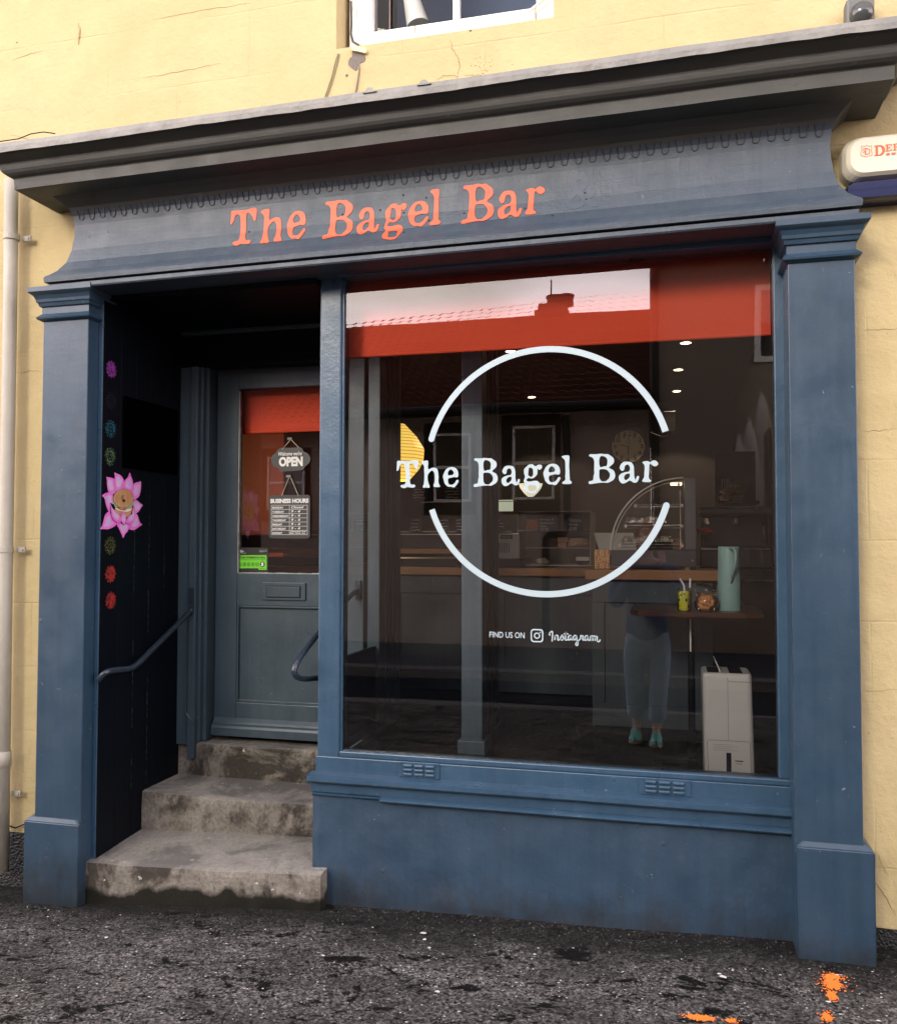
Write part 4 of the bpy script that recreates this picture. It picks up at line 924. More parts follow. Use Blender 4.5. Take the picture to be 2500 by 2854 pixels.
NBD = obj('notice_board', B(-2.1395, -2.128, .072, .463, .302, .592, .002), plain('dull_black_board', (.0006, .0006, .0008), .95, bump=0, spec=.0)); tag(NBD, 'plain black square board fixed on the dark porch wall', 'board')
# ================================================ hanging signs and sticker on the door pane
YS = DY+.012
OS = thing('open_sign', 'charcoal hanging sign reading open on the door pane', 'sign', (-1.68, YS, .38))
def ZB(x0, y0, x1, y1, y=YS): return pbox(x0, y0, x1, y1, y)
def DP_(a, b, y=YS):   # crop (620,1050) scale 3.41
    p = onY(620+a/3.41, 1050+b/3.41, y); return p.x, p.z
pts = [(468,790),(478,750),(510,722),(530,690),(560,678),(640,676),(740,672),(765,690),(775,712),(815,735),(838,775),(825,820),(790,850),(770,880),(740,890),(640,898),(560,900),(535,870),(500,855),(475,830)]
obj('board', flat([smoothloop([DP_(*p) for p in pts], 4)], fY(YS), .003), M['dgrey'], OS)
F2 = fY(YS-.0032)
def T(s, x0, y0, x1, y1, bold=0., mat='wht', par=None, nm='words', sh=0., fn=None):
    a = DP_(x0, y1); b = DP_(x1, y0); return text(s, a[0], b[0], a[1], b[1], fn or F2, bold, .0006, sh)
obj('words', merge([T('OPEN', 540, 757, 766, 855, .055), T("Welcome we're", 536, 708, 757, 752, .015, sh=.3)]), M['wht'], OS)
def string(P, par, top):
    bm = NB()
    for a, b in P:
        A, Bq = DP_(*a, YS-.004), DP_(*b, YS-.004); tube(bm, [(A[0], YS-.004, A[1]), (Bq[0], YS-.004, Bq[1])], .0016, 6)
    obj('string', bm, plain('jute_string', (.5, .42, .3), .8), par)
    a = DP_(*top); bm = B(a[0]-.012, a[0]+.012, YS-.006, YS, a[1]-.006, a[1]+.006, .002); obj('hook', bm, M['lead'], par)
string([((565, 693), (645, 600)), ((730, 676), (655, 600))], OS, (643, 590))
BH = thing('hours_sign', 'charcoal hanging board listing business hours on the door pane below the open sign', 'sign', (-1.68, YS, .1))
a = DP_(445, 1537); b = DP_(837, 1122)
obj('board', flat([rrect(a[0], b[0], a[1], b[1], .014)], fY(YS), .003), M['dgrey'], BH)
string([((562, 1130), (632, 960)), ((722, 1130), (650, 960))], BH, (632, 947))
ms = [T('BUSINESS HOURS', 461, 1157, 822, 1203, .05)]
for i, (dname, hr) in enumerate((('MONDAY', 'Closed'), ('TUESDAY', '9 - 4'), ('WEDNESDAY', '9 - 4'), ('THURSDAY', '9 - 4'), ('FRIDAY', '9 - 4'), ('SATURDAY', '9 - 4'), ('SUNDAY', None))):
    y0 = 1234+i*40.3; wd = {6: 102, 7: 112, 8: 130, 9: 154}[len(dname)] if len(dname) != 6 else (105 if i == 0 else 95)
    ms.append(T(dname, 478, y0, 478+wd, y0+20, .03))
    if hr: ms.append(T(hr, 657, y0-7, (775 if i == 0 else 742), y0+18, .02, sh=.2))
    else: ms.append(T('Alternate 9-4', 645, y0-12, 795, y0+2, .02, sh=.2)); ms.append(T('8th, 22nd, 5th', 645, y0+6, 790, y0+20, .02, sh=.2))
bm = NB()
for i in range(8):
    y0 = 1221+i*40; y0 = min(y0, 1502); A = DP_(469, y0); Bq = DP_(810, y0); stroke(bm, [A, Bq], .0014, F2, .0006)
for x_ in (469, 640, 810): stroke(bm, [DP_(x_, 1221), DP_(x_, 1502)], .0014, fY(YS-.0034), .0006)
ms.append(bm); obj('words', merge(ms), M['wht'], BH)
HS = thing('rating_sticker', 'black and green food hygiene rating sticker in the lower left corner of the door pane', 'sticker', (-1.86, YS, -.08))
def HP(a, b): p = onY(640+a/14.933, 1520+b/14.933, YS+.004); return p.x, p.z
a = HP(205, 1125); b = HP(1615, 95); FH = lambda k: fY(YS+.006-k*.0006)
obj('backing', flat([rrect(a[0], b[0], a[1], b[1], .003)], FH(0), .0004), M['blk'], HS)
grn = plain('lime_green_print', (.16, .62, .02), .5, var=.02, bump=0)
obj('green_panel', flat([[HP(*p) for p in ((300,410),(1535,410),(1535,1022),(1200,1022),(1190,955),(300,955))]], FH(1), .0004), grn, HS)
def HT(s, x0, y0, x1, y1, bold, k=2): A = HP(x0, y1); Bq = HP(x1, y0); return text(s, A[0], Bq[0], A[1], Bq[1], FH(k), bold, .0004)
ms = [HT('FOOD HYGIENE RATING', 370, 470, 1480, 548, .04)]
bm = NB(); stroke(bm, [HP(305, 598), HP(1530, 598)], .0012, FH(2), .0004); ms.append(bm)
for i, x_ in enumerate((435, 615, 790, 968, 1143)):
    c1 = HP(x_, 790); r_ = HP(x_+68, 790)[0]-c1[0]; ms.append(flat([circ(*c1, r_, 18), circ(*c1, r_*.78, 18)], FH(2), .0004)); ms.append(HT(str(i), x_-22, 755, x_+22, 825, .04))
c1 = HP(1362, 790); r_ = HP(1465, 790)[0]-c1[0]; ms.append(flat([circ(*c1, r_, 24)], FH(2), .0004)); ms.append(flat([[HP(1330, 600), HP(1395, 600), HP(1362, 640)]], FH(2), .0004)); ms.append(HT('VERY GOOD', 1250, 960, 1475, 982, .02))
obj('print', merge(ms), M['blk'], HS)
c3 = HP(360, 245); r3 = HP(415, 245)[0]-c3[0]
obj('white_print', merge([HT('5', 1310, 720, 1415, 865, .07, 3), flat([circ(*c3, r3, 18)], FH(2), .0004), HT('Food', 440, 190, 520, 225, .02), HT('Standards', 440, 230, 595, 262, .02), HT('Agency', 440, 268, 550, 300, .02), HT('food.gov.uk/ratings', 430, 315, 665, 338, .02), HT('Information about our rating', 1235, 190, 1545, 208, .0), HT('is available on our website', 1235, 232, 1540, 250, .0), HT('or on request', 1235, 268, 1420, 288, .0)]), M['wht'], HS)
# ================================================ blinds
def blind(x0, x1, y, z0, z1, label, roll=.03):
    t = thing('roller_blind', label, 'blind', (x0, y, z1))
    bm = NB(); n_ = 30; g = []
    for j, z in enumerate((z1, (z0+z1)/2, z0+.045, z0+.0445, z0+.02, z0)):
        g.append([bm.verts.new((x0+(x1-x0)*i/n_, y+.004*math.sin(i*.4+j)*(.3)-(.004 if j >= 3 else 0), z)) for i in range(n_+1)])
    for a, b in zip(g, g[1:]):
        for i in range(n_): bm.faces.new((a[i], a[i+1], b[i+1], b[i]))
    obj('fabric', bm, M['red'], t)
    bm = NB(); tube(bm, [(x0, y+.02, z1+.01), (x1, y+.02, z1+.01)], roll, 16); obj('roller', bm, M['red'], t)
    bm = NB(); tube(bm, [(x0, y-.002, z0+.004), (x1, y-.002, z0+.004)], .006, 8); obj('bottom_bar', bm, M['red'], t)
    return t
blind(-1.196, .335, .12, .707, 1.0, 'wide red roller blind pulled a short way down inside the large window')
blind(-1.935, -1.40, .675, .505, .76, 'small red roller blind at the top of the door pane')
bm = NB(); a = onY(690.5*S, 720*S, .06); 
for dx in (-.003, .003): tube(bm, [(a.x+dx, .06, .72), (a.x+dx*.7, .06, .1), (a.x, .06, -.515)], .0018, 6)
CC = thing('blind_chain', 'white beaded blind chain hanging at the left edge inside the large window', 'cord', (a.x, .10, .7)); obj('chain', bm, plain('white_cord', (.7, .68, .62), .6), CC)
bm = NB(); lathe(bm, [(.002, -.51), (.007, -.52), (.006, -.535), (.008, -.545), (.003, -.56)], (a.x, .06, 0), 10); obj('weight', bm, M['lead'], CC)
# ================================================ room
dk = plain('dark_brown_wall_paint', (.022, .015, .014), .7, var=.15, bump=.15)
bm = NB(); box(bm, -3.6, .75, 6.2, 6.3, -.9, 1.5); struct('wall_back', bm, dk)
struct('wall_right', B(.62, .70, .36, 6.2, -.9, 1.5), plain('blue_black_wall_paint', (.012, .016, .035), .55))
struct('wall_left', B(-3.6, -3.5, .62, 6.2, -.9, 1.5), plain('red_brown_wall_paint', (.30, .055, .022), .7))
struct('ceiling', B(-3.6, .75, .36, 6.3, 1.45, 1.5), plain('dark_ceiling_paint', (.04, .035, .035), .8))
m = N('dark_floorboards'); mp = m.n('Mapping'); m.l(m.tc.outputs['Object'], mp.inputs['Vector'])
bk = m.n('TexBrick', Scale=1.0); bk.inputs['Brick Width'].default_value = .14; bk.inputs['Row Height'].default_value = 1.4; bk.inputs['Mortar Size'].default_value = .003
bk.inputs['Color1'].default_value = (.006, .005, .0055, 1); bk.inputs['Color2'].default_value = (.011, .008, .0075, 1); bk.inputs['Mortar'].default_value = (.008, .005, .004, 1); m.l(mp.outputs[0], bk.inputs['Vector'])
c = m.mix(m.ramp(m.noise(5, 7, (5, .8, 1), .7), [(.5, 0.), (.75, .8)]), bk.outputs['Color'], (.035, .026, .024)); m.col(c); m.set(Roughness=.6, Specular_IOR_Level=.08); m.bump(m.noise(20, 5, (5, .5, 1)), .4, .005)
bm = NB(); box(bm, -1.18, .75, .06, .7, -.98, -.872); box(bm, -3.6, .75, .7005, 6.3, -.98, -.872); struct('floor', bm, m.m)
struct('partition_left', B(-2.6, -2.52, .62, 2.4, -.872, 1.45), plain('rust_red_wall_paint', (.34, .05, .018), .7))
struct('front_wall_inside', B(-3.6, -2.2, .36, .60, -.9, 1.45), dk)
struct('wall_over_window', B(-2.2, .75, .36, .40, 1.03, 1.45), dk)
# ---- ceiling spots, each a lit lamp
rn = random.Random(1)
warm = emis('lit_spot_glow', (1, .78, .45), 14)
for i, (x, y, lab) in enumerate(((-1.157, 3.437, 'lit ceiling spot just below the red blind near the top of the window arc'), (-1.322, 5.526, 'lit ceiling spot furthest back on the left of the room'), (.117, 3.466, 'lit ceiling spot nearest the window on the right just under the red blind'), (.073, 4.461, 'lit ceiling spot in the middle of the right row of three'), (.068, 5.517, 'lit ceiling spot at the back of the right row of three'))):
    t = thing('ceiling_spot', lab, 'ceiling light', (x, y, 1.45), 'round ceiling spots of the shop')
    bm = NB(); lathe(bm, [(.036, 1.4445), (.036, 1.4435), (.002, 1.4435)], (x, y, 0), 20); obj('lamp', bm, warm, t)
    bm = NB(); lathe(bm, [(.037, 1.449), (.050, 1.447), (.050, 1.443), (.038, 1.441), (.037, 1.4435)], (x, y, 0), 20, capb=False, capt=False); obj('ring', bm, M['lead'], t)
    lt = bpy.data.lights.new('spot_light', 'SPOT'); lo = bpy.data.objects.new('spot_light', lt); C.objects.link(lo); lo.location = (0, 0, -.02); lo.parent = t
    lt.energy = 24; lt.spot_size = R(110); lt.color = (1, .8, .55); lt.shadow_soft_size = .04
# ---- yellow paper lamp
t = thing('paper_lamp', 'glowing yellow ribbed paper lamp shade beside the left window frame inside', 'lamp', (-1.80, 2.6, .45))
bm = NB(); A = [(.10, .42), (.17, .50), (.20, .56), (.205, .63), (.155, .71), (.07, .80)]
lathe(bm, A, (-1.80, 2.6, 0), 12, capb=False, capt=False)
m = N('lit_yellow_paper'); wv_ = m.n('TexWave', Scale=14.0); wv_.bands_direction = 'Z'; m.l(m.tc.outputs['Object'], wv_.inputs['Vector'])
cc = m.ramp(wv_.outputs['Fac'], [(.0, (.55, .26, .02)), (.35, (1, .66, .12))]); m.col(cc); m.l(cc, m.b.inputs['Emission Color']); m.set(Emission_Strength=.6)
obj('shade', bm, m.m, t)
bm = NB(); tube(bm, [(-1.80, 2.6, .80), (-1.80, 2.6, 1.45)], .004, 6); obj('flex', bm, M['black'], t)
lt = bpy.data.lights.new('bulb', 'POINT'); lo = bpy.data.objects.new('bulb', lt); C.objects.link(lo); lo.parent = t; lo.location = (0, 0, -.1); lt.energy = 6; lt.color = (1, .7, .35); lt.shadow_soft_size = .08
# ---- small uplight bowl and little lit panel
t = thing('bowl_lamp', 'pale half round hanging lamp bowl at the middle of the back of the shop', 'lamp', (-.876, 2.6, .33))
cr_ = emis('pale_lit_glass', (1, .93, .68), .42)
bm = NB(); lathe(bm, [(.018, .30), (.045, .325), (.068, .355), (.078, .383), (.076, .383), (.040, .33), (.0, .305)], (-.876, 2.6, 0), 20, capb=True, capt=False); obj('bowl', bm, cr_, t, smooth=True)
bm = NB()
for k in range(3): a_ = k*2.09; tube(bm, [(-.876+.07*math.cos(a_), 2.6+.07*math.sin(a_), .383), (-.876, 2.6, .75), (-.876, 2.6, 1.45)], .0015, 5)
obj('wires', bm, M['black'], t)
a = pbox(1373, 1393, 1429, 1425, 2.6); t = obj('lit_panel', B(a[0], a[1], 2.6, 2.62, a[2], a[3], .003), emis('pale_green_glow', (.75, .82, .6), .28)); tag(t, 'small pale lit panel on the back counter left of the bowl lamp', 'screen')
# ---- counters
wood = N('oiled_oak'); cc = wood.mix(wood.noise(7, 8, (1, 1, 9), .7, 1.2), (.17, .072, .023), (.36, .165, .055)); wood.col(cc); wood.set(Roughness=.4); wood.bump(wood.noise(30, 5, (1, 1, 8)), .2, .003); M['wood'] = wood.m
M['cpaint'] = paint('grey_counter_paint', (.034, .050, .062), .55, bump=.2)
def counter(x0, x1, y0, y1, zt, th, n_, label, name='counter', zb=-.871):
    t = thing(name, label, 'counter', ((x0+x1)/2, y0, zb))
    obj('carcass', B(x0+.01, x1-.01, y0+.012, y1, zb+.06, zt-th-.001), M['cpaint'], t)
    obj('plinth_board', B(x0+.02, x1-.02, y0+.03, y1-.01, zb, zb+.059), M['black'], t)
    bm = NB(); w_ = (x1-x0-.02)/n_; f = .055; z0, z1 = zb+.06, zt-th-.002
    box(bm, x0+.01, x1-.01, y0, y0+.0115, z1-.10, z1, .002); box(bm, x0+.01, x1-.01, y0, y0+.0115, z0, z0+.10, .002)
    for i in range(n_+1):
        cx_ = x0+.01+w_*i; xa = max(x0+.01, cx_-f/2); xb = min(x1-.01, cx_+f/2)
        if i == 0: xb = x0+.01+f
        if i == n_: xa = x1-.01-f
        box(bm, xa, xb, y0-.0002, y0+.0113, z0+.1005, z1-.1005, .002)
    obj('panelling', bm, M['cpaint'], t)
    obj('worktop', B(x0-.02, x1+.02, y0-.03, y1, zt-th, zt, .004), M['wood'], t)
    return t
counter(-3.3, -.30, 1.70, 2.35, -.137, .042, 5, 'long grey panelled counter with an oak worktop across the back of the shop')
counter(-.352, .185, .95, 1.24, -.118, .045, 1, 'nearer grey panelled counter with a thick oak worktop under the curved display case')
o = obj('back_cupboard', B(.12, .60, 1.262, 1.64, -.871, -.1185, .004), M['black']); tag(o, 'black cupboard carrying the coffee machine behind the nearer counter', 'cupboard')
# ---- chilled unit on the left counter
t = thing('chilled_display', 'dark glass fronted chilled display with a grey vented end on the left counter', 'display case', (-1.5, 1.85, -.137))
gry = plain('grey_steel', (.36, .36, .35), .4, .3, bump=0)
obj('base', B(-3.0, -.80, 1.80, 2.3, -.136, -.09, .003), M['black'], t)
a = pbox(1362, 1487, 1449, 1566, 1.79); obj('vent_end', B(-1.1, a[1], 1.79, 1.84, -.089, a[3], .006), gry, t)
bm = NB()
for k in range(9): prism(bm, [(-.978+k*.013, -.055+.0), (-.973+k*.013, -.055), (-.978-.028+k*.013+.05-.02, .0), (-.983-.028+k*.013+.05-.02, .0)], lambda u, v, t_: Vector((u, 1.7885-t_*0+t_, v)), .001)
obj('vent_slots', bm, M['black'], t)
a2 = pbox(1394, 1491, 1428, 1502, 1.785); obj('badge', B(a2[0], a2[1], 1.786, 1.7895, a2[2], a2[3]), M['black'], t)
obj('badge_words', text('POLAR', a2[0]+.006, a2[1]-.006, a2[2]+.006, a2[3]-.006, fY(1.7855), .04, .0006), plain('dim_badge_print', (.12, .2, .3), .5), t)
obj('oak_strip', B(-3.0, -1.101, 1.79, 1.82, -.062, -.035, .002), M['wood'], t)
bm = NB(); box(bm, -3.0, -.86, 1.785, 1.795, .045, .050); box(bm, -3.0, -.86, 1.80, 1.81, .062, .066); box(bm, -1.5, -.9, 2.2, 2.21, .25, .254); obj('chrome_edge', bm, plain('bright_edge', (.75, .72, .65), .2, .6, bump=0), t)
bm = NB(); box(bm, -3.0, -1.101, 1.80, 1.81, -.033, .044); obj('glass_front', bm, plain('smoked_front', (.03, .025, .028), .15, bump=0), t)
# price cards
def scribble(bm, x0, x1, z0, z1, rows, y, seed):
    rn_ = random.Random(seed); h_ = (z1-z0)/rows
    for r_ in range(rows):
        n_ = rn_.randint(7, 11); xa = x0+(x1-x0)*rn_.uniform(0, .15); L_ = (x1-x0)*rn_.uniform(.6, .95)
        P = [(xa+L_*k/(n_*2), z0+h_*(rows-1-r_)+h_*(.2+.45*rn_.random())) for k in range(n_*2)]
        stroke(bm, P, .0022, fY(y), .0005)
chk = plain('chalk_writing', (.9, .9, .85), .8, bump=0)
labs = ['black price card with chalk writing, first from the left on the chilled display', 'black price card behind the ring of the window arc on the chilled display', 'black price card just left of the blue post on the chilled display', 'black price card directly right of the blue post on the chilled display', 'black price card for orange cake in the acrylic cake box', 'black price card for sponge at the right side of the acrylic cake box', 'dim black price card high above the left part of the chilled display', 'dim black price card high beside the far window reflection']
cards = [(1143,1445,1175,1482,1.80),(1225,1445,1250,1480,1.80),(1272,1445,1290,1480,1.80),(1366,1445,1405,1480,1.80),(1502,1444,1550,1480,1.86),(1584,1444,1626,1480,1.86),(1150,1360,1190,1390,2.1),(1240,1355,1285,1390,2.1)]
wd_ = [None]*4+[['Orange &', 'Cardamom', 'Cake', '£3.95'], ['Victoria', 'Sponge', '£3.95']]+[None]*2
for i, (x0, y0, x1, y1, Y) in enumerate(cards):
    a = pbox(x0, y0, x1, y1, Y); t = thing('price_card', labs[i], 'price card', (a[0], Y, a[2]), 'chalk price cards on the counter displays')
    obj('card', B(a[0]-.004, a[1]+.004, Y, Y+.002, a[2]-.004, a[3]+.004), M['dgrey'], t)
    if wd_[i]:
        n_ = len(wd_[i]); h_ = (a[3]-a[2])/n_
        obj('chalk_words', merge([text(s_, a[0]+.004, a[0]+.004+(a[1]-a[0]-.008)*len(s_)/9, a[3]-h_*(k+1)+.003, a[3]-h_*k-.002, fY(Y-.0002), .0, .0005) for k, s_ in enumerate(wd_[i])]), chk, t)
    else:
        bm = NB(); scribble(bm, a[0], a[1], a[2], a[3], 4, Y-.0002, i); obj('chalk_words', bm, chk, t)
# ---- acrylic cake box
a = pbox(1443, 1425, 1645, 1577, 1.88); t = thing('acrylic_cake_box', 'clear acrylic shelved cake box on the counter behind the window', 'display case', (a[0], 1.88, a[2]))
bm = NB(); x0, x1, z0, z1 = a
box(bm, x0, x1, 1.88, 1.884, z0, z1); obj('front_sheet', bm, M['glass2'], t)
bm = NB(); e_ = .0035
for z in (z0+e_, z0+(z1-z0)*.33, z0+(z1-z0)*.66, z1): box(bm, x0, x1, 1.8785, 2.2, z-e_/2, z+e_/2)
for x in (x0, x1): box(bm, x-.002, x+.002, 1.8786, 2.2, z0+e_, z1-e_)
obj('shelves', bm, plain('frosted_acrylic_edge', (.6, .58, .54), .3, bump=0), t)
obj('back_sheet', B(x0+.004, x1-.004, 2.19, 2.198, z0+.004, z1-.004), plain('pale_acrylic_back', (.40, .36, .30), .4), t)
def lump(x, y, z, rx, ry, rz, seed, amp=.2, n=14):
    bm = NB(); bmesh.ops.create_icosphere(bm, subdivisions=3, radius=1)
    for v in bm.verts:
        k = 1+amp*noise.noise(v.co*2.2+Vector((seed, 0, 0)))+amp*.5*noise.noise(v.co*5+Vector((seed, 3, 0))); v.co = Vector((x+v.co.x*rx*k, y+v.co.y*ry*k, z+v.co.z*rz*k))
    return bm
h3 = (z1-z0)/3
t = thing('loaf', 'knobbly pale loaf on the middle shelf of the acrylic cake box', 'bread', (x1-.07, 1.95, z0+h3)); obj('crust', lump(x1-.07, 1.97, z0+h3+.030, .060, .05, .028, 4, .5), plain('pale_crust', (.75, .48, .34), .7, var=.4, sc_=60), t, smooth=True)
for k, (dx, w_, lab) in enumerate(((-.165, .05, 'upper slice of layered brown cake in the acrylic cake box'), (-.16, .06, 'lower slice of layered brown cake in the acrylic cake box'))):
    o = obj('cake_slice', B(x1+dx-w_/2, x1+dx+w_/2, 1.95, 2.02, z0+h3+.004+k*.031, z0+h3+.032+k*.031, .004), plain('sponge_cake', (.55, .32, .17) if k else (.6, .27, .17), .8, var=.3, sc_=70)); tag(o, lab, 'cake', 'cake slices in the acrylic box')
o = obj('orange_cake', B(x0+.03, x0+.13, 1.97, 2.05, z0+2*h3+.004, z0+2*h3+.06, .01), plain('orange_sponge', (.75, .24, .09), .8, var=.3, sc_=60)); tag(o, 'orange brown cake on the top shelf of the acrylic cake box', 'cake')
o = obj('pastry', lump(x0+.13, 1.97, z0+.022, .035, .04, .02, 8, .5), plain('icing', (.9, .78, .55), .7, var=.3, sc_=80), smooth=True); tag(o, 'iced pastry on the bottom shelf of the acrylic cake box', 'pastry')
o = obj('cake_wedge', lump(x1-.06, 2.0, z0+.025, .04, .03, .022, 3, .3), plain('plum_cake', (.10, .03, .07), .7, var=.4, sc_=80), smooth=True); tag(o, 'dark plum coloured cake on the bottom shelf of the acrylic cake box', 'cake')
o = obj('paper_napkin', None or B(x1-.085, x1-.012, 1.93, 1.932, z0+.03, z0+.052), M['wht']); tag(o, 'white paper corner at the lower right of the acrylic cake box', 'paper')
# ---- letter block
a = pbox(1657, 1532, 1699, 1580, 1.02); t = thing('letter_block', 'small carved wooden block of letters on the worktop left of the display case', 'ornament', (a[0], 1.02, a[2]))
obj('block', B(a[0], a[1], 1.02, 1.06, -.1175, a[3], .002), plain('orange_brown_wood', (.40, .16, .05), .5, var=.3, sc_=50), t)
hh = (a[3]+.1175)/3; obj('letters', merge([text(s_, a[0]+.001, a[1]-.001, -.1165+hh*(2-k), -.1165+hh*(3-k)-.003, fY(1.0195), .03, .004) for k, s_ in enumerate(('E IS L', 'LOVE', 'E IS L'))]), plain('light_cut_wood', (.62, .38, .18), .5), t)
# ---- curved display case
DC = thing('curved_display_case', 'tall curved glass display case with wire shelves on the nearer counter', 'display case', (-.05, 1.0, -.118))
x0, x1 = -.262, .112; zb, zt = -.117, .29; yf, yb_ = 1.0, 1.23
def curve_pts(n=18, o=0): return [(x1-.055-(x1-.055-x0-o)*math.sin(math.pi/2*k/n), zb+.085+(zt-o-zb-.085)*math.cos(math.pi/2*k/n)) for k in range(n+1)]
obj('base', B(x0, x1, yf, yb_, zb+.012, zb+.085, .004), plain('dark_steel', (.05, .05, .06), .35, .4, bump=0), DC)
bm = NB()
for fx in (x0+.04, x1-.04): lathe(bm, [(.012, zb), (.012, zb+.012)], (fx, yf+.04, 0), 12)
obj('feet', bm, M['white'], DC)
obj('end_cabinet', B(x1-.05, x1, yf, yb_, zb+.0855, zt+.002, .004), plain('grey_steel_side', (.07, .07, .08), .4, .3, bump=0), DC)
bm = NB(); P = curve_pts(); P = P+[(x1-.055, zb+.0855), (x0, zb+.0855)]
prism(bm, curve_pts()+[(x0+.0, zb+.086), (x1-.0505, zb+.086)], lambda u, v, t_: Vector((u, yf+t_, v)), .003); obj('front_glass', bm, M['glass2'], DC)
bm = NB(); P = curve_pts(24); 
for a_, b_ in zip(P, P[1:]):
    for f in ((yf, yb_),): bm.faces.new([bm.verts.new(q_) for q_ in ((a_[0], f[0], a_[1]), (b_[0], f[0], b_[1]), (b_[0], f[1], b_[1]), (a_[0], f[1], a_[1]))])
obj('curved_glass', bm, M['glass2'], DC, smooth=True)
edge = plain('glass_edge', (.6, .6, .57), .3, bump=0); bm = NB()
tube(bm, [(p[0], yf-.002, p[1]) for p in P], .0035, 6); tube(bm, [(p[0], yb_, p[1]) for p in P], .003, 6); obj('glass_rim', bm, edge, DC)
chrome = plain('chrome', (.75, .75, .74), .15, 1, bump=0)
for k, z in enumerate((.173, .082, -.005)):
    bm = NB(); xx = x0+.035+[.075, .032, .008][k]
    for y_ in (yf+.012, yb_-.02): tube(bm, [(xx, y_, z), (x1-.06, y_, z)], .0028, 6)
    for x_ in (xx, x1-.065): tube(bm, [(x_, yf+.008, z), (x_, yb_-.015, z)], .0028, 6)
    tube(bm, [(xx, yf+.012, z-.014), (x1-.06, yf+.012, z-.014)], .0015, 6)
    for x_ in (xx, x1-.062): lathe(bm, [(.007, yf+.004), (.007, yf+.014)], (x_, 0, z-.006), 12, 'Y')
    obj('shelf', bm, chrome, DC)
    obj('shelf_glass', B(xx, x1-.06, yf+.01, yb_-.02, z+.003, z+.0045), M['glass2'], DC)
bm = NB(); tube(bm, [(x1-.068, yf+.01, zb+.09), (x1-.068, yf+.01, .235)], .003, 6); obj('upright', bm, chrome, DC)
bm = NB()
for q_ in ((x1-.018, zb+.04), (x0+.09, zb+.04), (x1-.075, .262)): lathe(bm, [(.006, yf-.001), (.004, yf-.004)], (q_[0], 0, q_[1]), 10, 'Y')
obj('bolt', bm, chrome, DC)
foil = plain('crumpled_foil', (.85, .83, .78), .25, .9, bump=.6, sc_=50)
for k, (z, xa, xb, lab) in enumerate(((.088, -.20, -.02, 'foil tray on the middle shelf of the curved display case'), (.001, -.215, .01, 'foil tray on the lowest shelf of the curved display case'))):
    bm = NB(); rn_ = random.Random(k); nx, ny = 26, 8; g = []
    for j in range(ny):
        t_ = j/(ny-1); g.append([bm.verts.new((xa+(xb-xa)*i/nx+rn_.uniform(-.004, .004), yf+.03+.14*t_+rn_.uniform(-.004, .004), z+.004+.026*(1 if 0 < j < ny-1 else .25)*(.75 if 0 < i < nx else .1)+rn_.uniform(-.008, .010))) for i in range(nx+1)])
    for a_, b_ in zip(g, g[1:]):
        for i in range(nx): bm.faces.new((a_[i], a_[i+1], b_[i+1], b_[i]))
    lo_ = [bm.verts.new((v.co.x+rn_.uniform(-.006, .006), yf+.035, z+.005)) for v in g[0]]
    for i in range(nx): bm.faces.new((g[0][i], g[0][i+1], lo_[i+1], lo_[i]))
    tag(obj('foil_tray', bm, foil), lab, 'foil tray', 'foil trays in the curved display case')
obj('added_case_glow', B(x1-.11, x1-.06, yf+.05, yb_-.05, .268, .272), emis('added_warm_glow', (1, .78, .5), 2), DC)  # added glowing bar that brightens the shelves and foil inside the case
# brochure stand behind the case
a = pbox(1655, 1485, 1765, 1530, 1.5); t = obj('paper_tray', None or (lambda bm: prism(bm, [(a[0], a[3]), (a[1], a[3]), (a[1]+.02, a[2]-.03), (a[0]+.035, a[2]-.03)], lambda u, v, t_: Vector((u, 1.5+t_, v)), .004))(NB()), plain('pale_grey_plastic', (.30, .30, .28), .5)); tag(t, 'pale grey tilted panel behind the curved display case', 'tray')
# ---- post inside, and its base
P_ = thing('inner_post', 'blue painted square post standing inside behind the large window glass', 'post', (-.80, .6, -.87))
M['post'] = paint('reflection_lightened_post_paint', (.12, .17, .21), .35); obj('shaft', B(-.845, -.756, .54, .63, -.871, 1.45, .004), M['post'], P_); obj('base_block', B(-.858, -.742, .525, .66, -.8715, -.815, .004), M['post'], P_)  # lightened: reflected light on the post is put into its colour
bm = NB(); box(bm, -.835, -.766, .631, .95, -.87, 1.45, .003); box(bm, -.7655, -.759, .68, .70, -.87, 1.45); box(bm, -.7655, -.757, .76, .775, -.87, 1.45); box(bm, -.7655, -.759, .85, .865, -.87, 1.45); obj('moulded_side', bm, plain('dim_grey_moulding', (.07, .075, .075), .45, bump=.1), P_)
obj('skirting_wedge', (lambda bm: prism(bm, [(.66, -.871), (1.05, -.871), (1.05, -.80), (.66, -.815)], lambda u, v, t_: Vector((-.755+t_, u, v)), .012))(NB()), M['door'], P_)
# ---- clock, speaker, shelf
t = thing('wall_clock', 'round pale clock with dark numerals on the back wall of the shop', 'clock', (-.34, 6.15, .95))
A_ = pbox(1705, 1200, 1797, 1288, 6.15); cx_, cz_, r_ = (A_[0]+A_[1])/2, (A_[2]+A_[3])/2, (A_[1]-A_[0])/2
bm = NB(); lathe(bm, [(r_, 6.19), (r_, 6.165), (r_*.96, 6.16), (.002, 6.16)], (cx_, 0, cz_), 40, 'Y'); obj('dial', bm, plain('cream_dial', (.8, .76, .66), .5, bump=0), t)
ms = []
for h_ in range(12):
    a_ = R(90-30*(h_ if h_ else 12)); n_ = str(h_ or 12); w_ = .016*len(n_); ux, uz = cx_+r_*.8*math.cos(a_), cz_+r_*.8*math.sin(a_)
    ms.append(text(n_, ux-w_, ux+w_, uz-.024, uz+.024, fY(6.1598), .02, .001))
obj('numerals', merge(ms), plain('brown_print', (.12, .09, .06), .6), t)
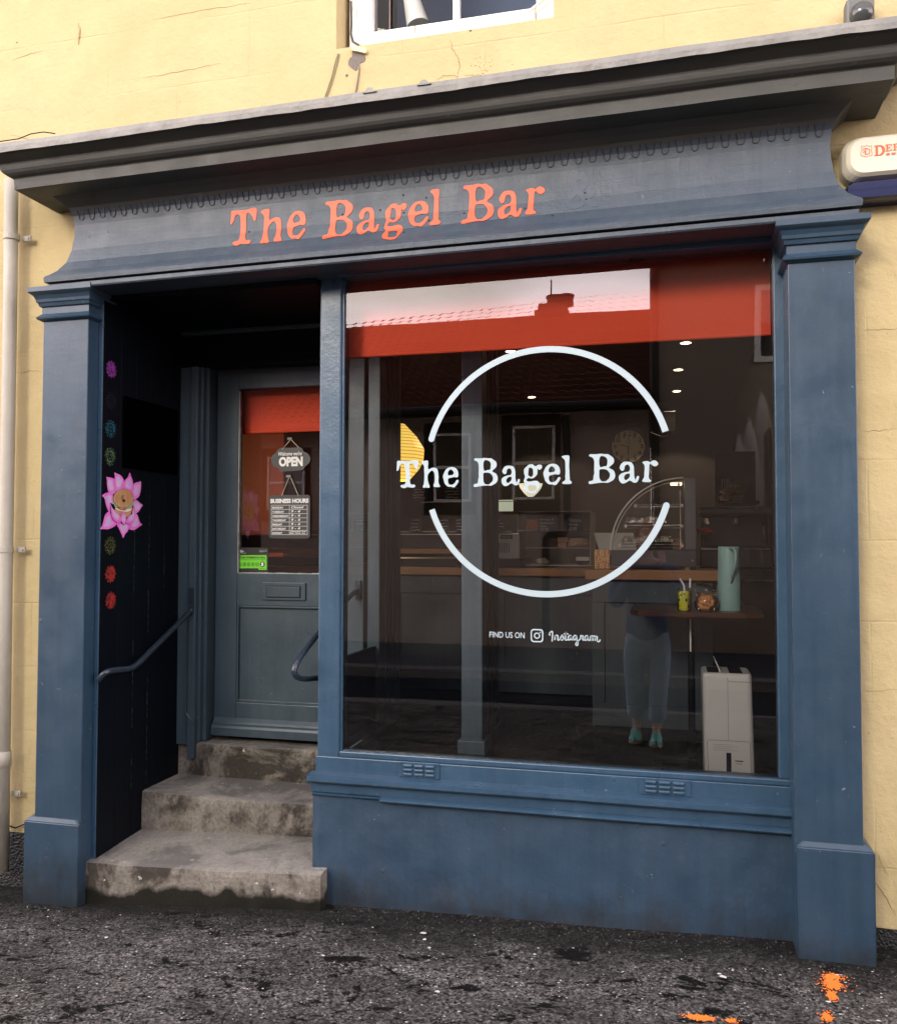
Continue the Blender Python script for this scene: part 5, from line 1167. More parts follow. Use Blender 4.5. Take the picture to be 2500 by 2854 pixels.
bm = NB(); stroke(bm, [(cx_, cz_), (cx_-.10, cz_+.02)], .006, fY(6.159), .001); stroke(bm, [(cx_+.003, cz_-.03), (cx_+.01, cz_+.12)], .005, fY(6.158), .001); stroke(bm, [(cx_, cz_), (cx_, cz_-.09)], .008, fY(6.157), .001); obj('hands', bm, M['blk'], t)
a = pbox(1850, 1145, 1884, 1205, 4.0); t = thing('wall_speaker', 'small black speaker hung high right of the clock with a trailing wire', 'speaker', (a[0], 4, a[2]))
obj('cabinet', B(a[0], a[1], 4, 4.12, a[2], a[3], .008), M['black'], t)
bm = NB(); P = [onY(p, q_, 4.05) for p, q_ in ((1870, 1205), (1860, 1216), (1845, 1218), (1830, 1212), (1814, 1206))]; tube(bm, P, .006, 6); obj('wire', bm, M['black'], t)
# towels on a high shelf
tw = plain('natural_linen', (.75, .52, .30), .85, var=.3, sc_=30)
SHF = thing('wall_shelf', 'black shelf unit against the right wall holding rolled cloths', 'shelf', (.35, 1.8, .2))
bm = NB(); box(bm, .24, .45, 1.78, 2.05, .205, .222, .002); box(bm, .24, .45, 1.98, 2.0, .222, .5, .002); box(bm, .24, .6, 1.8, 2.05, -.13, -.115, .002); box(bm, .5, .515, 1.78, 2.05, -.13, .6, .002); obj('boards', bm, M['black'], SHF)
bm = NB()
for k in range(4): box(bm, .262+.012*k, .268+.012*k, 1.79, 1.795, .30, .34)
obj('striped_tag', bm, M['wht'], SHF)
for k, (x, z, rx, rz, lab) in enumerate(((.285, .243, .028, .018, 'rolled linen cloth lying lowest at the left of the black shelf'), (.345, .243, .032, .020, 'rolled linen cloth lying lowest at the right of the black shelf'), (.30, .277, .038, .018, 'rolled linen cloth on the left of the upper pair on the black shelf'), (.365, .290, .040, .022, 'biggest rolled linen cloth on top of the heap on the black shelf'))):
    bm = NB(); rings = []
    P = [(rx*.9*(1-.12*j)*math.cos(a_*.6), rz*(1-.12*j)*math.sin(a_*.6)) for j in (0,) for a_ in range(11)]
    lathe(bm, [(.001, 1.80), (.5, 1.795), (.95, 1.80), (1.0, 1.82), (1.0, 1.92), (.9, 1.93)], (0, 0, 0), 16, 'Y')
    for v in bm.verts: v.co.x = x+v.co.x*rx*(1+.15*math.sin(v.co.z*6+k)); v.co.z = z+v.co.z*rz
    st = [(x+rx*.75*(1-a_/26)*math.cos(a_*.5+k), z+rz*.75*(1-a_/26)*math.sin(a_*.5+k)) for a_ in range(24)]
    o = obj('rolled_cloth', bm, tw, smooth=True); tag(o, lab, 'cloth', 'rolled linen cloths on the black shelf')
    b2 = NB(); stroke(b2, st, .003, fY(1.7945), .002); obj('fold', b2, plain('fold_shade', (.10, .06, .03), .9, bump=0), o)
# coffee machine, dark
t = thing('coffee_machine', 'black and chrome coffee machine on the nearer counter behind the teal jug', 'coffee machine', (.22, 1.3, -.118))
bm = NB(); box(bm, .135, .46, 1.3, 1.6, -.117, -.02, .01); box(bm, .15, .45, 1.42, 1.6, -.0195, .13, .01); box(bm, .13, .46, 1.28, 1.6, .1305, .17, .012); obj('body', bm, plain('black_enamel', (.015, .014, .015), .25, bump=0), t)
bm = NB()
for x_ in (.17, .30): lathe(bm, [(.012, .09), (.016, .10), (.016, .12)], (x_, 1.36, 0), 14); tube(bm, [(x_, 1.36, .10), (x_, 1.26, .095)], .007, 8)
tube(bm, [(.14, 1.29, -.02), (.14, 1.29, .07), (.15, 1.33, .10)], .003, 6); tube(bm, [(.42, 1.29, .0), (.42, 1.27, .08), (.41, 1.33, .11)], .003, 6); box(bm, .14, .45, 1.285, 1.295, -.03, -.024); obj('chrome_fittings', bm, chrome, t)
o = obj('red_cloth', lump(.155, 1.27, .058, .036, .02, .014, 2, .5), plain('red_cloth', (.45, .03, .03), .8), smooth=True); tag(o, 'crumpled red cloth hooked on the coffee machine left of the teal jug', 'cloth')
t = obj('grey_bin', B(.185, .26, .80, .90, -.30, -.17, .02), plain('mauve_grey_plastic', (.12, .11, .12), .4)); tag(t, 'rounded mauve grey container half hidden behind the teal jug', 'container')
bm = NB(); tube(bm, [(.28, .9, -.16), (.42, .9, -.16)], .009, 8); t = obj('steel_rail', bm, chrome); tag(t, 'short bright steel rail right of the teal jug', 'rail')
t = obj('glass_box', B(.318, .375, .9, 1.0, -.14, .0, .002), M['glass2']); tag(t, 'clear plastic box on the counter right of the teal jug', 'box')
# ---- high table at the window and things on it
TB = thing('window_table', 'dark wooden table with clipped corners on a black stem inside the window', 'table', (.08, .62, -.87))
tz = -.262
def tabpt(px, py):
    d = ray(px*S, py*S); t_ = tz/d.z; return d.x*t_, d.y*t_-3
Pt = [tabpt(*q_) for q_ in ((1262, 1203), (1272, 1218), (1300, 1226), (1400, 1233), (1495, 1231), (1517, 1224), (1480, 1212), (1420, 1204), (1330, 1201))]
dw = N('dark_walnut'); cc = dw.mix(dw.noise(9, 8, (1, 7, 1), .7, 1), (.035, .014, .008), (.12, .05, .028)); dw.col(cc); dw.set(Roughness=.28)
Pf = [(-.155, .50), (-.12, .44), (-.06, .425), (.10, .43), (.27, .43), (.335, .455), (.345, .58), (.335, .86), (.25, .90), (-.08, .90), (-.15, .86)]
bm = NB(); prism(bm, Pf, lambda u, v, t_: Vector((u, v, tz-.018+t_)), .018); obj('top', bm, dw.m, TB)
bm = NB(); lathe(bm, [(.014, -.865), (.014, tz-.03), (.05, tz-.024), (.05, tz-.0185)], (.077, .62, 0), 16); box(bm, -.06, .21, .60, .64, -.871, -.855, .003); box(bm, .06, .095, .45, .80, -.8705, -.8545, .003); obj('stem', bm, M['black'], TB)
obj('white_stem_strip', B(.071, .0765, .604, .6045, -.43, -.30), M['white'], TB)  # narrow white strip on the front of the stem
# teal jug
J = thing('vacuum_jug', 'tall pale teal insulated jug with a loop handle on the dark window table', 'jug', (.222, .60, tz))
m = plain('matt_teal_plastic', (.30, .52, .53), .45, var=.03, bump=.05); a = onY(1457*S, 1220*S, .55)
jx, jy = a.x, .55; b = onY(1457*S, 1092*S, jy); r0 = (onY(1482*S, 1218*S, jy).x-onY(1433*S, 1218*S, jy).x)/2; r1 = (onY(1479*S, 1094*S, jy).x-onY(1436*S, 1094*S, jy).x)/2
bm = NB(); lathe(bm, [(r0*.97, tz+.0005), (r0, tz+.004), ((r0+r1)/2, (tz+b.z)/2), (r1*1.0, b.z-.008), (r1*.97, b.z-.001), (r1*.88, b.z), (r1*.85, b.z-.006), (.002, b.z-.008)], (jx, jy, 0), 40); obj('body', bm, m, J, smooth=True)
hx = onY(1466*S, 1100*S, .5).x; bm = NB()
P = [(1457, 1096), (1466, 1096), (1470, 1104), (1470, 1120), (1465, 1140), (1461, 1165)]
hp = []
for (px, py), yy in zip(P, (.508, .485, .476, .474, .482, .505)): q_ = onY(px*S, py*S, yy); hp.append((q_.x, yy, q_.z))
bm = NB(); tube(bm, hp, [.004, .0055, .006, .0055, .0045, .003], 12); obj('handle', bm, m, J, smooth=True)
# clip top jar of sugar
CJ = thing('clip_top_jar', 'round glass clip top jar full of brown sugar lumps with its lid open', 'jar', (.14, .50, tz))
jc = onY(1411*S, 1200*S, .50); jx = jc.x; jr = .044
bm = NB(); prof = [(jr*.75, tz+.001), (jr*.97, tz+.012), (jr*1.05, tz+.034), (jr*.98, tz+.053), (jr*.78, tz+.064), (jr*.80, tz+.074)]
lathe(bm, prof, (jx, .50, 0), 28, capt=False); obj('glass_bowl', bm, M['glass2'], CJ, smooth=True)
bm = NB(); lathe(bm, [(jr*.80, -.003), (jr*.86, .0), (jr*.86, .006), (jr*.5, .012), (.001, .013)], (0, 0, 0), 28)
bmesh.ops.rotate(bm, verts=bm.verts, cent=(0, 0, 0), matrix=Matrix.Rotation(R(16), 3, 'Y')@Matrix.Rotation(R(-10), 3, 'X')); bmesh.ops.translate(bm, verts=bm.verts, vec=(jx-.004, .51, tz+.090)); obj('lid', bm, M['glass2'], CJ, smooth=True)
bm = NB()
tube(bm, [(jx+jr*.8*math.cos(a_*.2618), .50+jr*.8*math.sin(a_*.2618), tz+.066) for a_ in range(24)], .0014, 6, closed=True)
tube(bm, [(jx-.036, .49, tz+.066), (jx-.050, .485, tz+.055), (jx-.046, .485, tz+.035), (jx-.036, .488, tz+.062), (jx-.044, .49, tz+.088)], .0013, 6); tube(bm, [(jx+.036, .49, tz+.066), (jx+.044, .49, tz+.080), (jx+.034, .50, tz+.084)], .0013, 6)
tube(bm, [(jx+jr*.86*math.cos(a_*.2618)-.004, .51+jr*.86*math.sin(a_*.2618), tz+.091-.28*jr*.86*math.cos(a_*.2618)) for a_ in range(24)], .0012, 6, closed=True); obj('wire_clip', bm, chrome, CJ)
rn_ = random.Random(3); sg = plain('brown_sugar', (.8, .34, .14), .6, var=.35, sc_=200)
bm = NB(); k = 0
while k < 75:
    x_, y_, z_ = [rn_.uniform(-1, 1) for _ in range(3)]
    if x_*x_+y_*y_ > .8: continue
    zz = tz+.034+z_*.026; s_ = rn_.uniform(.007, .0095); rr_ = (1-.3*abs(z_))
    b2 = NB(); box(b2, -s_, s_, -s_, s_, -s_*.8, s_*.8, .002, 1); bmesh.ops.rotate(b2, verts=b2.verts, cent=(0, 0, 0), matrix=Matrix.Rotation(rn_.uniform(0, 6), 3, 'Z')@Matrix.Rotation(rn_.uniform(-1, 1), 3, 'X')); bmesh.ops.translate(b2, verts=b2.verts, vec=(jx+x_*jr*.82*rr_, .50+y_*jr*.82*rr_, zz))
    me_ = bpy.data.meshes.new('s'); b2.to_mesh(me_); b2.free(); bm.from_mesh(me_); bpy.data.meshes.remove(me_); k += 1
o = obj('sugar_lumps', bm, sg); tag(o, 'brown sugar lumps filling the round clip top jar', 'sugar'); o['kind'] = 'stuff'
# jar of yellow sachets
YJ = thing('sachet_jar', 'small straight glass jar packed with yellow sachets on the dark table', 'jar', (.06, .52, tz))
jx2 = onY(1367*S, 1195*S, .50).x; r2 = .0265
bm = NB(); lathe(bm, [(r2*.95, tz+.0005), (r2, tz+.004), (r2, tz+.075), (r2*.85, tz+.081), (r2*.88, tz+.090)], (jx2, .50, 0), 24, capt=False); obj('glass_wall', bm, M['glass2'], YJ, smooth=True)
ysm = plain('yellow_sachet', (.95, .95, .04), .45, var=.15, bump=0); bm = NB(); bb = NB(); rn_ = random.Random(8)
for k in range(15):
    a_ = k*6.283/15; x_ = jx2+r2*.78*math.cos(a_); y_ = .50+r2*.78*math.sin(a_); tl = rn_.uniform(-.004, .004); w_ = .0052
    tx, ty = -math.sin(a_)*w_, math.cos(a_)*w_
    q4 = [(x_-tx, y_-ty, tz+.003), (x_+tx, y_+ty, tz+.003), (x_+tx+tl, y_+ty, tz+.076), (x_-tx+tl, y_-ty, tz+.076)]
    c2_ = [(p[0]+math.cos(a_)*.0012, p[1]+math.sin(a_)*.0012, p[2]) for p in q4]
    A2 = [bm.verts.new(p) for p in q4]; B2 = [bm.verts.new(p) for p in c2_]; bm.faces.new(A2); bm.faces.new(B2)
    for i in range(4): bm.faces.new((A2[i], A2[(i+1) % 4], B2[(i+1) % 4], B2[i]))
    zc = tz+rn_.choice((.014, .060, .038)); bb.faces.new([bb.verts.new(p) for p in ((x_-tx*.7+math.cos(a_)*.002, y_-ty*.7+math.sin(a_)*.002, zc), (x_+tx*.7+math.cos(a_)*.002, y_+ty*.7+math.sin(a_)*.002, zc), (x_+tx*.7+math.cos(a_)*.002, y_+ty*.7+math.sin(a_)*.002, zc+.010), (x_-tx*.7+math.cos(a_)*.002, y_-ty*.7+math.sin(a_)*.002, zc+.010))])
o = obj('sachets', bm, ysm); tag(o, 'yellow paper sachets standing in the small straight jar', 'sachets'); o['kind'] = 'stuff'; obj('black_print', bb, M['blk'], o)
for k, (dx, dz, lab) in enumerate(((-.004, .090, 'white bent paper stick leaning left out of the sachet jar'), (.018, .092, 'white paper stick standing behind the sachet jar'))):
    bm = NB(); xx = jx2+dx; tube(bm, [(xx+.012, .515, tz+.03), (xx+.003, .515, tz+.098), (xx-.012, .515, tz+.126)] if k == 0 else [(xx, .55, tz+.002), (xx+.006, .55, tz+.124)], .0035, 6)
    tag(obj('paper_stick', bm, M['white']), lab, 'stirrer', 'white sticks by the sachet jar')
# ---- dehumidifier
DH = thing('dehumidifier', 'tall white dehumidifier with its flap open standing inside the window corner', 'dehumidifier', (.19, .32, -.87))
def dcol(z, o=0):
    k = (z+.87)/.42; xa = .112-.006*k; xb = .283-.008*k
    return [(u, v) for u, v in rrect(xa+o, xb-o, .262+o, .44-o, .018, 4)]
bm = NB(); rows = []
for z, o_ in ((-.871, .003), (-.866, 0), (-.66, 0), (-.475, 0), (-.466, .002), (-.463, .006)): rows.append([bm.verts.new((x, y, z)) for x, y in dcol(z, o_)])
for a_, b_ in zip(rows, rows[1:]):
    for k in range(len(a_)): bm.faces.new((a_[k], a_[(k+1) % len(a_)], b_[(k+1) % len(b_)], b_[k]))
bm.faces.new(rows[-1]); bm.faces.new(rows[0][::-1]); obj('body', bm, M['white'], DH)
gl_ = plain('grey_seam', (.32, .33, .35), .5, bump=0); FD = fY(.2618)
bm = NB(); stroke(bm, [(.193, -.48), (.194, -.70)], .0012, FD, .0006); stroke(bm, [(.192, -.478), (.193, -.487), (.200, -.491), (.272, -.491)], .0016, FD, .0006)
stroke(bm, [(.125, -.868), (.122, -.705), (.126, -.70), (.262, -.70), (.267, -.705), (.270, -.868)], .0016, FD, .0006)
ms = [bm]
obj('seam', merge(ms), gl_, DH)
obj('tank_window', B(.186, .203, .2608, .2622, -.86, -.742, .0005), plain('dark_blue_tank', (.01, .014, .05), .2, bump=0), DH)
obj('print', merge([text('MAX', .220, .240, -.782, -.775, FD, .0, .0005)]+[text('Read the safety notes before use of this unit', .143, .205+.02*(k % 2), -.717-.0065*k, -.7125-.0065*k, FD, 0, .0004) for k in range(4)]), gl_, DH)
obj('level_mark', B(.216, .243, .2609, .2622, -.771, -.7675), M['blk'], DH)
obj('top_vent', B(.125, .165, .28, .42, -.4625, -.4618), M['black'], DH); obj('control_panel', B(.200, .245, .275, .425, -.4626, -.4615), M['black'], DH)
bm = NB(); prism(bm, [(0, 0), (.004, 0), (.004, .04), (0, .04)], lambda u, v, t_: Vector((.168-v*.45+u, .29+t_, -.461+v)), .12); obj('flap', bm, M['white'], DH)
# ================================================ across the street (seen only as reflections in the glass)
YO = -8.5
def RX(px, py, y=8.56): p = onY(px, py, y); return p.x, p.z       # mirror the street through the pane at y=.03
CT = thing('cottage', 'low pantiled cottage with black window surrounds reflected in the shop glass', 'building', (-5, YO, -1.38))
cw = plain('dusty_beige_render', (.24, .19, .16), .9, bump=.4)
w1 = (RX(1184, 1181), RX(1329, 1433)); w2 = (RX(1399, 1160), RX(1561, 1430))
xr = RX(1813, 1200)[0]; ez = RX(1300, 1160)[1]
wins = [(w1[0][0], w1[1][0], w1[1][1], w1[0][1]), (w2[0][0], w2[1][0], w2[1][1], w2[0][1])]
obj('wall', B(-16, xr-.01, YO-.3, YO, -1.7, ez), cw, CT)
for (x0, x1, z0, z1) in wins+[(x-3.1, x-2.2, .35, 1.5) for x in (wins[0][0], wins[0][0]-3)]:
    wdw = obj('window', B(x0, x1, YO+.001, YO+.03, z0, z1, .01), M['black'], CT)
    sx0, sx1, sz0, sz1 = x0+(x1-x0)*.20, x1-(x1-x0)*.08, z0+(z1-z0)*.14, z1-(z1-z0)*.12
    bm = NB(); t_ = .035
    for q_ in ((sx0, sx0+t_, sz0, sz1), (sx1-t_, sx1, sz0, sz1), (sx0+t_, sx1-t_, sz0, sz0+t_), (sx0+t_, sx1-t_, sz1-t_, sz1), (sx0+t_, sx1-t_, (sz0+sz1)/2-.02, (sz0+sz1)/2+.02)): box(bm, q_[0], q_[1], YO+.0305, YO+.06, q_[2], q_[3])
    obj('frame', bm, plain('white_sash', (.5, .5, .5), .5), wdw)
    bm = NB(); bm.faces.new([bm.verts.new(p) for p in ((sx0+t_, YO+.04, sz0+t_), (sx1-t_, YO+.04, sz0+t_), (sx1-t_, YO+.04, sz1-t_), (sx0+t_, YO+.04, sz1-t_))]); obj('pane', bm, plain('dark_far_glass', (.01, .01, .012), .05, bump=0), wdw)
rz0 = RX(954, 908, 10.8)[1]; RZ = 3.80
m = N('old_pantiles'); wv_ = m.n('TexWave', Scale=1.35, Distortion=.6); wv_.bands_direction = 'X'; m.l(m.tc.outputs['Object'], wv_.inputs['Vector'])
c = m.mix(m.noise(3, 6), (.05, .02, .018), (.17, .07, .055)); m.col(c); m.set(Roughness=1.0, Specular_IOR_Level=.0); M['tile'] = m.m
bm = NB(); nx, rows_ = 420, 22; xa, xb = -16.2, xr+.02; prev = None
for j in range(rows_):
    t0 = j/rows_; y0 = YO+.30-(2.5)*t0; z0 = ez+.02+(RZ-ez-.02)*t0; t1 = (j+1)/rows_; y1 = YO+.30-2.5*t1; z1 = ez+.02+(RZ-ez-.02)*t1-.03
    A = []; Bq = []
    for i in range(nx+1):
        x = xa+(xb-xa)*i/nx; wv2 = .03*abs(math.sin(i*math.pi/4.4))
        sl_ = .048*(x+3.0); A.append(bm.verts.new((x, y0, z0+wv2+.035+sl_*t0))); Bq.append(bm.verts.new((x, y1, z1+wv2+sl_*t1)))
    for i in range(nx): bm.faces.new((A[i], A[i+1], Bq[i+1], Bq[i]))
rf = obj('roof', bm, M['tile'], CT)
obj('rear_slope', (lambda bm: prism(bm, [(YO-2.25, RZ-.15), (YO-2.25, ez), (YO-4.8, ez)], lambda u, v, t_: Vector((xa+t_, u, v)), xb-xa))(NB()), M['tile'], rf)
yr = .036-(YO-2.2); c0 = onY(1505, 870, yr); c1 = onY(1604, 820, yr)
bm = NB(); box(bm, c0.x, c1.x-.12, YO-2.5, YO-2.0, 3.6, c1.z-.16, .03); box(bm, c0.x-.06, c0.x+.2, YO-2.5, YO-2.0, 3.6, c1.z-.25, .03)
ch = obj('chimney', bm, plain('sooty_brick', (.10, .05, .04), .9), rf)
bm = NB()
for px in (1546, 1577): q_ = onY(px, 820, yr); lathe(bm, [(.13, c1.z-.165), (.12, c1.z-.04), (.14, c1.z-.03), (.14, c1.z)], (q_.x, YO-2.25, 0), 12)
obj('chimney_pot', bm, plain('clay_pot', (.2, .07, .04), .8), ch)
bm = NB(); q_ = onY(1536, 778, yr); q2 = onY(1536, 822, yr); tube(bm, [(q_.x, YO-2.25, q2.z), (q_.x, YO-2.25, q_.z)], .012, 6); obj('aerial', bm, M['black'], ch)
bm = NB(); tube(bm, [(xa, YO+.36, ez+.02), (xb, YO+.36, ez+.02)], .07, 10); obj('gutter', bm, M['black'], CT)
bm = NB(); P = [onY(px, py, .04-(YO+.10)) for px, py in ((1574, 1160), (1580, 1300), (1580, 1470), (1572, 1486), (1535, 1488), (1520, 1500), (1519, 1600), (1520, 1760))]
tube(bm, [(p.x, YO+.10, max(p.z, -1.37)) for p in P], .05, 10); obj('drainpipe', bm, M['black'], CT)
TH = thing('tall_house', 'taller plain rendered house reflected at the right of the shop glass', 'building', (6, YO, -1.38))
cw2 = plain('tan_render', (.17, .135, .105), .9, bump=.3)
obj('wall', B(xr, 9.5, YO-6, YO+.02, -1.7, 3.6), cw2, TH); bm = NB(); prism(bm, [(YO+.25, 3.6), (YO-6.2, 3.6), (YO-3, 6.0)], lambda u, v, t_: Vector((xr-.001+t_, u, v)), 9.0); obj('roof', bm, M['tile'], TH)
a = (RX(2100, 905), RX(2190, 1010)); wdw = obj('window', B(a[0][0], a[1][0]+.5, YO+.021, YO+.05, a[1][1], a[0][1]+.5, .01), plain('white_sash_house', (.55, .55, .52), .5), TH)
obj('pane', B(a[0][0]+.08, a[1][0]+.42, YO+.0505, YO+.055, a[1][1]+.08, a[0][1]+.42), plain('dark_tall_house_glass', (.02, .02, .02), .05, bump=0), wdw)  # near-black glossy pane
bm = NB(); tube(bm, [(xr+.06, YO+.08, 3.6), (xr+.06, YO+.08, -1.37)], .05, 10); obj('drainpipe', bm, M['black'], TH)
# ================================================ the photographer, seen as a reflection
PX = -.16; PY = -3.20; gz0 = gz(PX, PY)
PR = thing('person', 'person in a dark jumper and grey jeans holding up a phone, reflected in the window', 'person', (PX, PY, gz0))
def skin(name, V, E, mat, parent, sub=2, root=0):
    me = bpy.data.meshes.new(name); me.from_pydata([v[0] for v in V], E, []); me.update()
    o = bpy.data.objects.new(name, me); C.objects.link(o)
    bpy.context.view_layer.objects.active = o
    md = o.modifiers.new('s', 'SKIN'); ms_ = o.modifiers.new('d', 'SUBSURF'); ms_.levels = sub; ms_.render_levels = sub
    if not me.skin_vertices: 
        bpy.context.view_layer.update()
    for i, v in enumerate(V):
        r_ = v[1]; me.skin_vertices[0].data[i].radius = r_ if isinstance(r_, tuple) else (r_, r_)
        me.skin_vertices[0].data[i].use_root = (i == root)
    bpy.context.view_layer.update()
    m2 = bpy.data.meshes.new_from_object(o.evaluated_get(bpy.context.evaluated_depsgraph_get()))
    bpy.data.objects.remove(o)
    return obj(name, m2, mat, parent, smooth=True)
skn = plain('skin', (.55, .33, .25), .5, var=.05); knit = plain('navy_jumper_wool', (.045, .065, .17), .9, bump=.6, sc_=60); jean = plain('grey_blue_denim', (.24, .34, .48), .9, var=.4, bump=.9, sc_=40)
def at(x, y, z): return (PX+x, PY+y, gz0+z)
# continuous body under the clothes
V = [(at(0, 0, .80), (.085, .07)), (at(0, .0, .95), (.10, .07)), (at(0, .0, 1.10), (.11, .07)), (at(0, .01, 1.20), (.10, .07)), (at(0, .02, 1.265), .042), (at(0, .03, 1.31), .045),
     (at(0, .03, 1.37), (.07, .078)), (at(0, .03, 1.44), (.068, .078)), (at(0, .03, 1.49), (.05, .06)),
     (at(-.15, .0, 1.19), .05), (at(-.20, .05, 1.03), .043), (at(-.20, .12, .95), .038), (at(-.10, .18, 1.12), .030), (at(-.045, .165, 1.29), .024), (at(-.03, .16, 1.33), (.018, .03)),
     (at(.15, .0, 1.19), .05), (at(.20, .05, 1.03), .043), (at(.20, .12, .95), .038), (at(.13, .18, 1.12), .030), (at(.10, .165, 1.29), .024), (at(.09, .16, 1.33), (.018, .03)),
     (at(-.08, 0, .68), .060), (at(-.085, .02, .42), .045), (at(-.075, .0, .24), .046), (at(-.07, -.01, .09), .032), (at(-.075, .06, .045), .03), (at(-.08, .13, .03), .022),
     (at(.08, 0, .68), .060), (at(.075, .04, .42), .045), (at(.065, .05, .24), .046), (at(.06, .06, .09), .032), (at(.06, .13, .045), .03), (at(.06, .20, .03), .022)]
E_ = [(0, 1), (1, 2), (2, 3), (3, 4), (4, 5), (5, 6), (6, 7), (7, 8), (3, 9), (9, 10), (10, 11), (11, 12), (12, 13), (13, 14), (3, 15), (15, 16), (16, 17), (17, 18), (18, 19), (19, 20), (0, 21), (21, 22), (22, 23), (23, 24), (24, 25), (25, 26), (0, 27), (27, 28), (28, 29), (29, 30), (30, 31), (31, 32)]
skin('body', V, E_, skn, PR)
V = [(at(0, 0, .64), (.17, .135)), (at(0, .0, .84), (.155, .125)), (at(0, .0, 1.0), (.14, .105)), (at(0, .0, 1.12), (.14, .10)), (at(0, .01, 1.215), (.09, .075)), (at(0, .02, 1.25), (.062, .06)),
     (at(-.155, .0, 1.185), .064), (at(-.215, .05, 1.03), .058), (at(-.21, .12, .94), .054), (at(-.115, .18, 1.10), .042), (at(-.055, .17, 1.24), .034),
     (at(.155, .0, 1.185), .064), (at(.215, .05, 1.03), .058), (at(.21, .12, .94), .054), (at(.145, .18, 1.10), .042), (at(.11, .17, 1.24), .034)]
skin('jumper', V, [(0, 1), (1, 2), (2, 3), (3, 4), (4, 5), (4, 6), (6, 7), (7, 8), (8, 9), (9, 10), (4, 11), (11, 12), (12, 13), (13, 14), (14, 15)], knit, PR)
V = [(at(0, 0, .84), (.13, .10)), (at(0, 0, .70), (.14, .11)), (at(-.09, .0, .60), .088), (at(-.092, .02, .43), .072), (at(-.082, .01, .28), .068), (at(-.075, -.005, .13), .066), (at(.09, .0, .60), .088), (at(.082, .045, .43), .072), (at(.07, .05, .28), .068), (at(.062, .055, .12), .066)]
skin('jeans', V, [(0, 1), (1, 2), (2, 3), (3, 4), (4, 5), (1, 6), (6, 7), (7, 8), (8, 9)], jean, PR)
shoe = plain('teal_suede', (.20, .62, .58), .8); sole = plain('pale_sole', (.5, .46, .38), .7)
for fx, fy in ((-.078, .0), (.06, .068)):
    bm = NB(); rows = []
    for y_, w_, h_ in ((-.075, .026, .055), (-.055, .034, .075), (-.01, .036, .082), (.04, .036, .066), (.09, .040, .05), (.13, .038, .042), (.16, .026, .032), (.17, .012, .025)):
        rows.append([bm.verts.new(at(fx+w_*math.cos(a_*math.pi/6), fy+y_, .022+h_*max(0, math.sin(a_*math.pi/6)))) for a_ in range(7)])
    for a_, b_ in zip(rows, rows[1:]):
        for k in range(6): bm.faces.new((a_[k], a_[k+1], b_[k+1], b_[k]))
    bm.faces.new(rows[0]); bm.faces.new(rows[-1][::-1]); s_ = obj('shoe', bm, shoe, PR, smooth=True)
    bm = NB(); out = [(-.078, .028), (-.05, .038), (0, .039), (.06, .041), (.11, .044), (.15, .038), (.175, .018)]
    prism(bm, smoothloop([(fx-w_, fy+y_) for y_, w_ in out]+[(fx+w_, fy+y_) for y_, w_ in out[::-1]], 3), lambda u, v, t_: Vector(at(u, v, 0.0015+t_)), .021); obj('sole', bm, sole, s_)
    bm = NB()
    for k in range(4): tube(bm, [at(fx-.02, fy+.0+.022*k, .098-.009*k), at(fx, fy+.01+.022*k, .104-.009*k), at(fx+.02, fy+.0+.022*k, .098-.009*k)], .0025, 5)
    obj('laces', bm, M['wht'], s_)
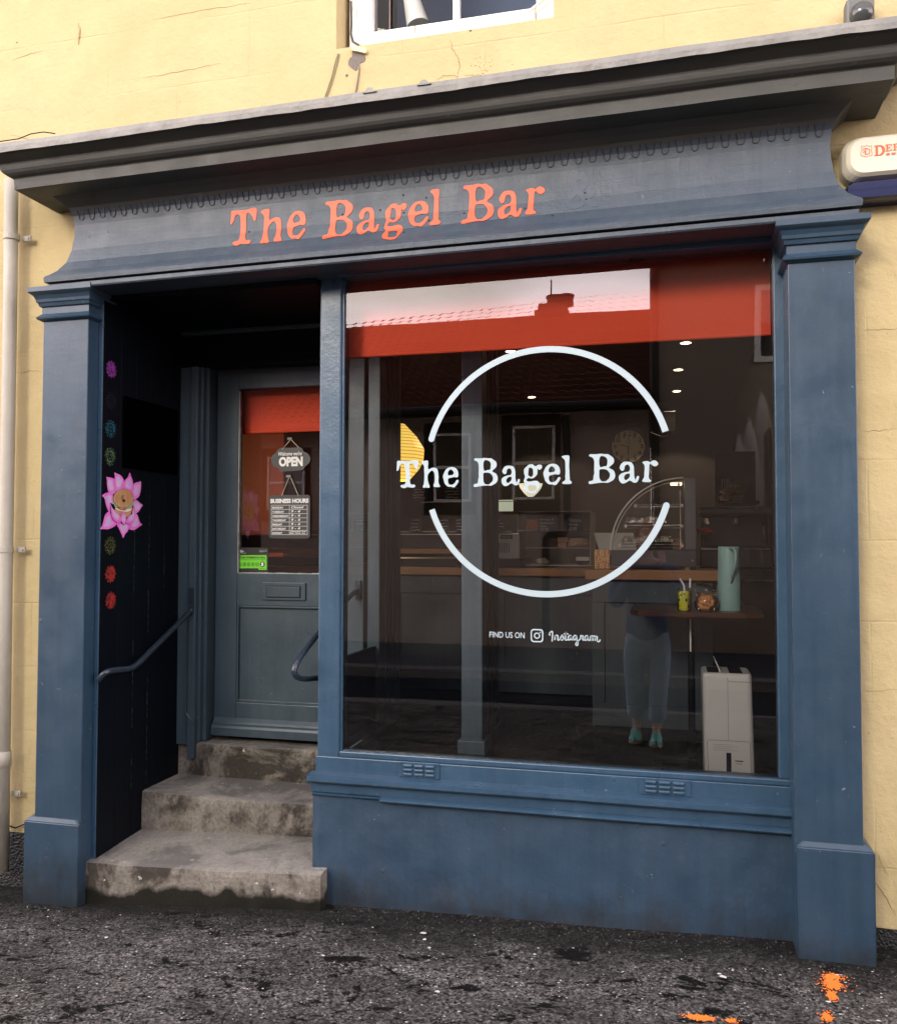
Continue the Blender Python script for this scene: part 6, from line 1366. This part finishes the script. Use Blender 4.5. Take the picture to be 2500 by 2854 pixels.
# hair, face
bm = lump(*at(0, .012, 1.425), .083, .092, .095, 5, .12)
for v in list(bm.verts):
    p = v.co-Vector(at(0, .03, 1.40))
    if p.y > .05 and p.z < .055: v.co.y -= (p.y-.045)*1.0
obj('hair', bm, plain('auburn_hair', (.16, .035, .015), .5, var=.4, bump=.8, sc_=40), PR, smooth=True)
bm = NB()
tube(bm, [at(0, .100, 1.425), at(0, .118, 1.395), at(0, .104, 1.388)], [.006, .010, .008], 8); obj('nose', bm, skn, PR, smooth=True)
bm = NB()
for sx in (-1, 1): lathe(bm, [(.011, PY+.098), (.009, PY+.103), (.003, PY+.106)], (PX+sx*.028, 0, gz0+1.42), 12, 'Y')
obj('eye', bm, M['wht'], PR); bm = NB(); tube(bm, [at(-.022, .098, 1.355), at(0, .103, 1.352), at(.022, .098, 1.355)], .005, 8); obj('mouth', bm, plain('lips', (.4, .12, .1), .5), PR)
bm = NB()
for sx in (-1, 1): bmesh.ops.translate(bm, verts=(lathe(bm, [(.004, sx*.066), (.016, sx*.072), (.014, sx*.078)], (0, 0, 0), 12, 'X').verts[-36:]), vec=at(0, .03, 1.40))
bm.free()
# phone and the fingers round it
PH = obj('phone', B(PX-.02+.0, PX+.225-.02, -3.030, -3.020, gz0+1.315, gz0+1.43-.03, .004), M['black']); tag(PH, 'black phone held sideways in both hands of the photographer', 'phone')
for sx, hx in ((-1, -.03), (1, .195)):
    for k in range(4):
        r_ = (.0085, .009, .0088, .0075)[k]; L_ = (.048, .055, .05, .04)[k]; z_ = 1.395-.021*k-.01
        V = [(at(hx+sx*.028, .140, z_-.006), r_*1.15), (at(hx+sx*.020, .163, z_), r_*1.05), (at(hx-sx*.002, .186+.0, z_+.002), r_*.95), (at(hx-sx*L_*.6, .190, z_+.003), r_*.8)]
        skin('finger', V, [(0, 1), (1, 2), (2, 3)], skn, PR, 1)
    skin('palm', [(at(hx+sx*.03, .150, 1.30), .020), (at(hx+sx*.032, .145, 1.335), (.02, .026)), (at(hx+sx*.030, .142, 1.37), (.017, .024)), (at(hx+sx*.026, .141, 1.395), (.013, .018))], [(0, 1), (1, 2), (2, 3)], skn, PR, 1)
    skin('thumb', [(at(hx+sx*.025, .138, 1.325), .012), (at(hx+sx*.005, .137, 1.345), .0105), (at(hx-sx*.02, .150, 1.36), .009)], [(0, 1), (1, 2)], skn, PR, 1)
